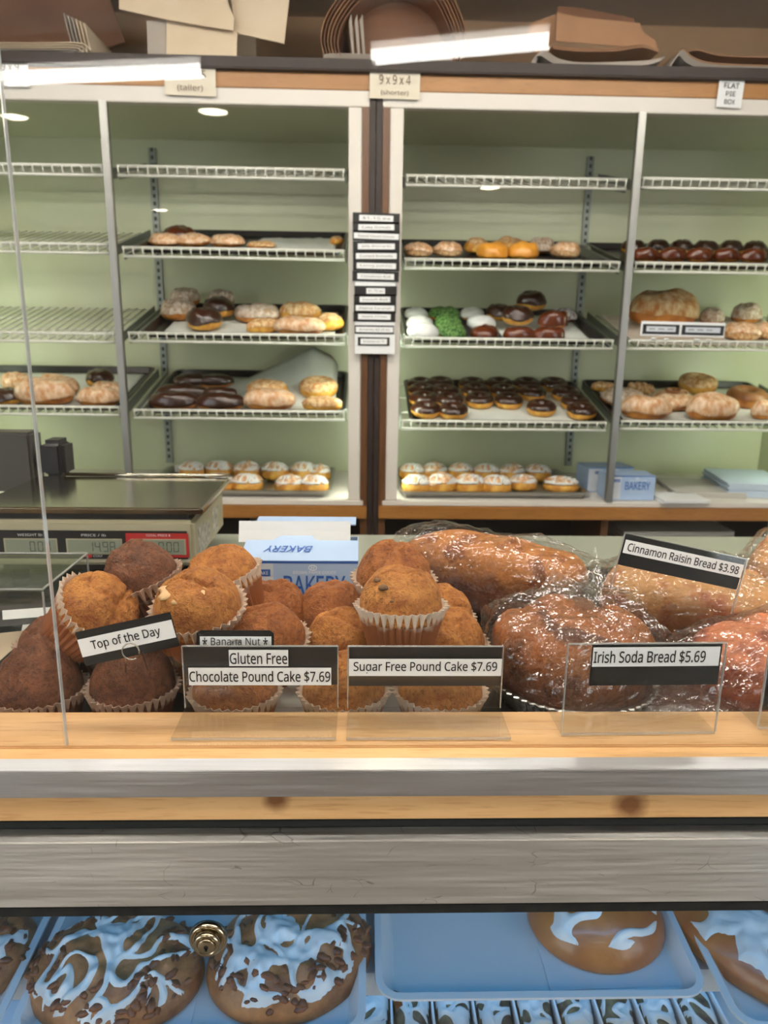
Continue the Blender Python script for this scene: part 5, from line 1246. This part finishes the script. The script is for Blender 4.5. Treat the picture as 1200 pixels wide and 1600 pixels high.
def iced_cake(name, label, loc, rot, a, b, h, seed, body, ic, nuts=0, nutmat=None, lump=.12, fr=26, group=None, nose=.5, **kw):
    t = thing(name, label, 'cake', loc, rot, group); off = Vector((seed * 2.1, seed * 5.3, 0))
    def H(x, y):
        e = min(1., math.hypot(x / a, y / b)); base = h * max(0, 1 - e ** 2.6) ** nose
        return base * (1 + lump * noise.noise(Vector((x * fr, y * fr, 0)) + off) + lump * .4 * noise.noise(Vector((x * fr * 2.6, y * fr * 2.6, 3)) + off)) + .004
    n, m = 84, 34; vs = []
    for j in range(m + 1):
        r = (1 - (1 - j / m) ** 1.0)
        for i in range(n):
            th = 2 * PI * i / n; q = math.sin(r * PI / 2)
            x, y = a * q * math.cos(th), b * q * math.sin(th); vs.append((x, y, H(x, y)))
    for i in range(n):
        th = 2 * PI * i / n; vs.append((a * .93 * math.cos(th), b * .93 * math.sin(th), 0))
    M = MB(); M.add(vs, [(j * n + i, j * n + (i + 1) % n, (j + 1) * n + (i + 1) % n, (j + 1) * n + i) for j in range(m + 1) for i in range(n)] + [tuple(range(n)), tuple((m + 1) * n + i for i in range(n))[::-1]])
    M.obj('cake_body', body, t, True)
    if nuts:
        rnd = random.Random(seed); k = MB()
        for _ in range(nuts):
            r = math.sqrt(rnd.uniform(.3, 1)) * .94; th = rnd.uniform(0, 2 * PI); x, y = a * r * math.cos(th), b * r * math.sin(th)
            R = Matrix.Translation((x, y, H(x, y) - .002)) @ Matrix.Rotation(rnd.uniform(0, 6), 4, 'Z') @ Matrix.Rotation(rnd.uniform(-.6, .6), 4, 'X') @ Matrix.Scale(1.7, 4, (1, 0, 0))
            s = rnd.uniform(.004, .008)
            k.lathe([(s * math.sin(q * PI / 4), -s * .6 * math.cos(q * PI / 4)) for q in range(5)], 7, cap0=False, cap1=False, M=R)
        o = k.obj('nut_pieces', nutmat or NUTD, t, True); o['kind'] = 'stuff'
    if ic: icing_field('icing', t, a, b, H, seed, ic, **kw)
    return t
NUTD = speck('dark_fruit_bits', rgb(150, 92, 56), rgb(104, 60, 36), 50, .4)
FRUITC = speck('fruit_cake_crust', rgb(192, 132, 80), rgb(138, 84, 48), 26, .45, .5, 70, .004)
BREADC = speck('glossy_bread_crust', rgb(198, 130, 70), rgb(164, 92, 46), 12, .35, .3, 50, .003, coat=.3)
def onlow(tx, ty, lx, ly, lz): return (tx + lx, ty + ly * math.cos(LT) - lz * math.sin(LT), LTZ + .001 + ly * math.sin(LT) + lz * math.cos(LT))
def lowplace(px, ty, d):  # d: distance behind the pan front edge
    return d
def lowxy(p, ty): return p[0], (p[1] - ty) / math.cos(LT)
DOILY = plain('white_cake_card', rgb(222, 226, 230), .5)
def card(label, cx_, ty, ly, w, d, rz=0):
    o = tag(MB().box(-w / 2, w / 2, -d / 2, d / 2, 0, .0016).obj('cake_card', DOILY, None), label, 'card', 'cake cards')
    o.location = onlow(cx_, ty, 0, ly, .0022); o.rotation_euler = (LT, 0, rz); return o
x, y = lowxy((0.3523, 0.8782, 0.5750), MY)
card('white square card under the iced bread in the middle pan', x + .005, MY, y + .063, .185, .185, .03)
iced_cake('iced_bread', 'round glossy brown bread with white icing on top, in the middle pan', onlow(x + .012, MY, 0, y + .082, .0042), (LT, 0, .1), .105, .094, .062, 3, BREADC, ICING, lump=.05, fr=14, nose=.6, strand=.11, freq=14, blob=.5, bc=(0, .15), br=(.5, .45), cover=.84)
LY = MY - .05
x, y = lowxy((-0.3414, 0.8494, 0.5750), LY)
card('white card under the left fruit cake', x + .01, LY, y - .01, .215, .2)
iced_cake('iced_fruit_cake', 'lumpy fruit cake thickly netted with white icing, left of the lock', onlow(x, LY, 0, y + .02, .0042), (LT, 0, -.08), .122, .092, .052, 1, FRUITC, ICING, 120, lump=.22, fr=30, strand=.085, freq=19, blob=.42, bc=(-.1, .35), br=(.5, .4), cover=.95, group='iced fruit cakes')
x, y = lowxy((-0.1006, 0.8567, 0.5750), LY)
card('white card under the right fruit cake', x + .005, LY, y - .02, .20, .2)
iced_cake('iced_fruit_cake', 'lumpy fruit cake with pooled white icing, just right of the lock', onlow(x, LY, 0, y + .04, .0042), (LT, 0, .55), .122, .102, .052, 2, FRUITC, ICING, 130, lump=.2, fr=30, strand=.085, freq=18, blob=.5, bc=(-.1, .15), br=(.42, .6), cover=.9, group='iced fruit cakes')
x, y = lowxy((0.5639, 0.8533, 0.5750), LY)
iced_cake('iced_braid', 'long brown braid with poured white icing at the right edge of the lower case', onlow(x + .02, LY, 0, y + .06, .003), (LT, 0, -1.0), .15, .085, .052, 5, BREADC, ICING, lump=.16, fr=20, strand=.11, freq=15, blob=.6, bc=(0, .1), br=(.7, .4), cover=.85)
x, y = lowxy((-0.5204, 0.8785, 0.5750), LY)
iced_cake('iced_fruit_cake', 'iced fruit cake cut by the photo left edge', onlow(x - .05, LY, 0, y + .02, .003), (LT, 0, .3), .10, .09, .05, 6, FRUITC, ICING, 60, lump=.2, fr=30, strand=.12, freq=16, blob=.5, cover=.85, group='iced fruit cakes')
# crumbs on the empty end of the middle pan
CRUMB = plain('crumb', rgb(120, 78, 44), .7)
for (p, s, lab) in (((0.0483, 0.8435, 0.5660), .006, 'large brown crumb in the empty corner of the middle pan'), ((0.0521, 0.8290, 0.5650), .006, 'pale flat crumb at the front corner of the middle pan'), ((0.2335, 0.8368, 0.5660), .0025, 'small dark crumb beside the white card')):
    xx, yy = lowxy(p, MY)
    o = MB().lathe([(s * .8, 0), (s, s * .25), (s * .7, s * .6), (s * .1, s * .7)], 9, lambda r, z, a, i, j: r * (1 + .25 * math.sin(j * 2.3 + i))).obj('crumb', CRUMB, None)
    tag(o, lab, 'crumb'); o.location = onlow(xx, MY, 0, yy, .0018); o.rotation_euler = (LT, 0, .5)
# iced bars in clear sleeves on the lowest shelf
BARC = speck('fruit_bar_crust', rgb(150, 128, 86), rgb(92, 62, 38), 40, .5, .5, 90, .003)
BZ_ = .435
bt = tag(link('bar_pan', pan_data(.62, .40, .02, WTRAY, r=.03, name='bar_pan'), None, (MX + .02, .80, BZ_ - .006)), 'white pan of iced fruit bars on the lowest shelf', 'tray')
box('pan_riser', INNER, -1.2, 1.2, .78, 1.5, .3125, BZ_ - .007)['kind'] = 'structure'
bpy.data.objects['pan_riser'].name = 'bar_pan_riser'  # solid riser block that carries the bar pan
for i in range(9):
    xb = MX - .235 + i * .0615
    t = iced_cake('iced_fruit_bar', 'white-iced fruit bar on the lowest shelf, %s from left' % ('first', 'second', 'third', 'fourth', 'fifth', 'sixth', 'seventh', 'eighth', 'ninth')[i], (xb, .935, BZ_ - .002), (0, 0, 0), .028, .105, .024, 20 + i, BARC, ICING, lump=.1, fr=40, nose=.25, strand=.16, freq=34, blob=.35, step=.0022, cover=1.0, group='iced fruit bars', lift=.003)
    MB().box(.0285, .0315, -.105, .105, 0, .03).obj('card_sleeve', PAPER, t)
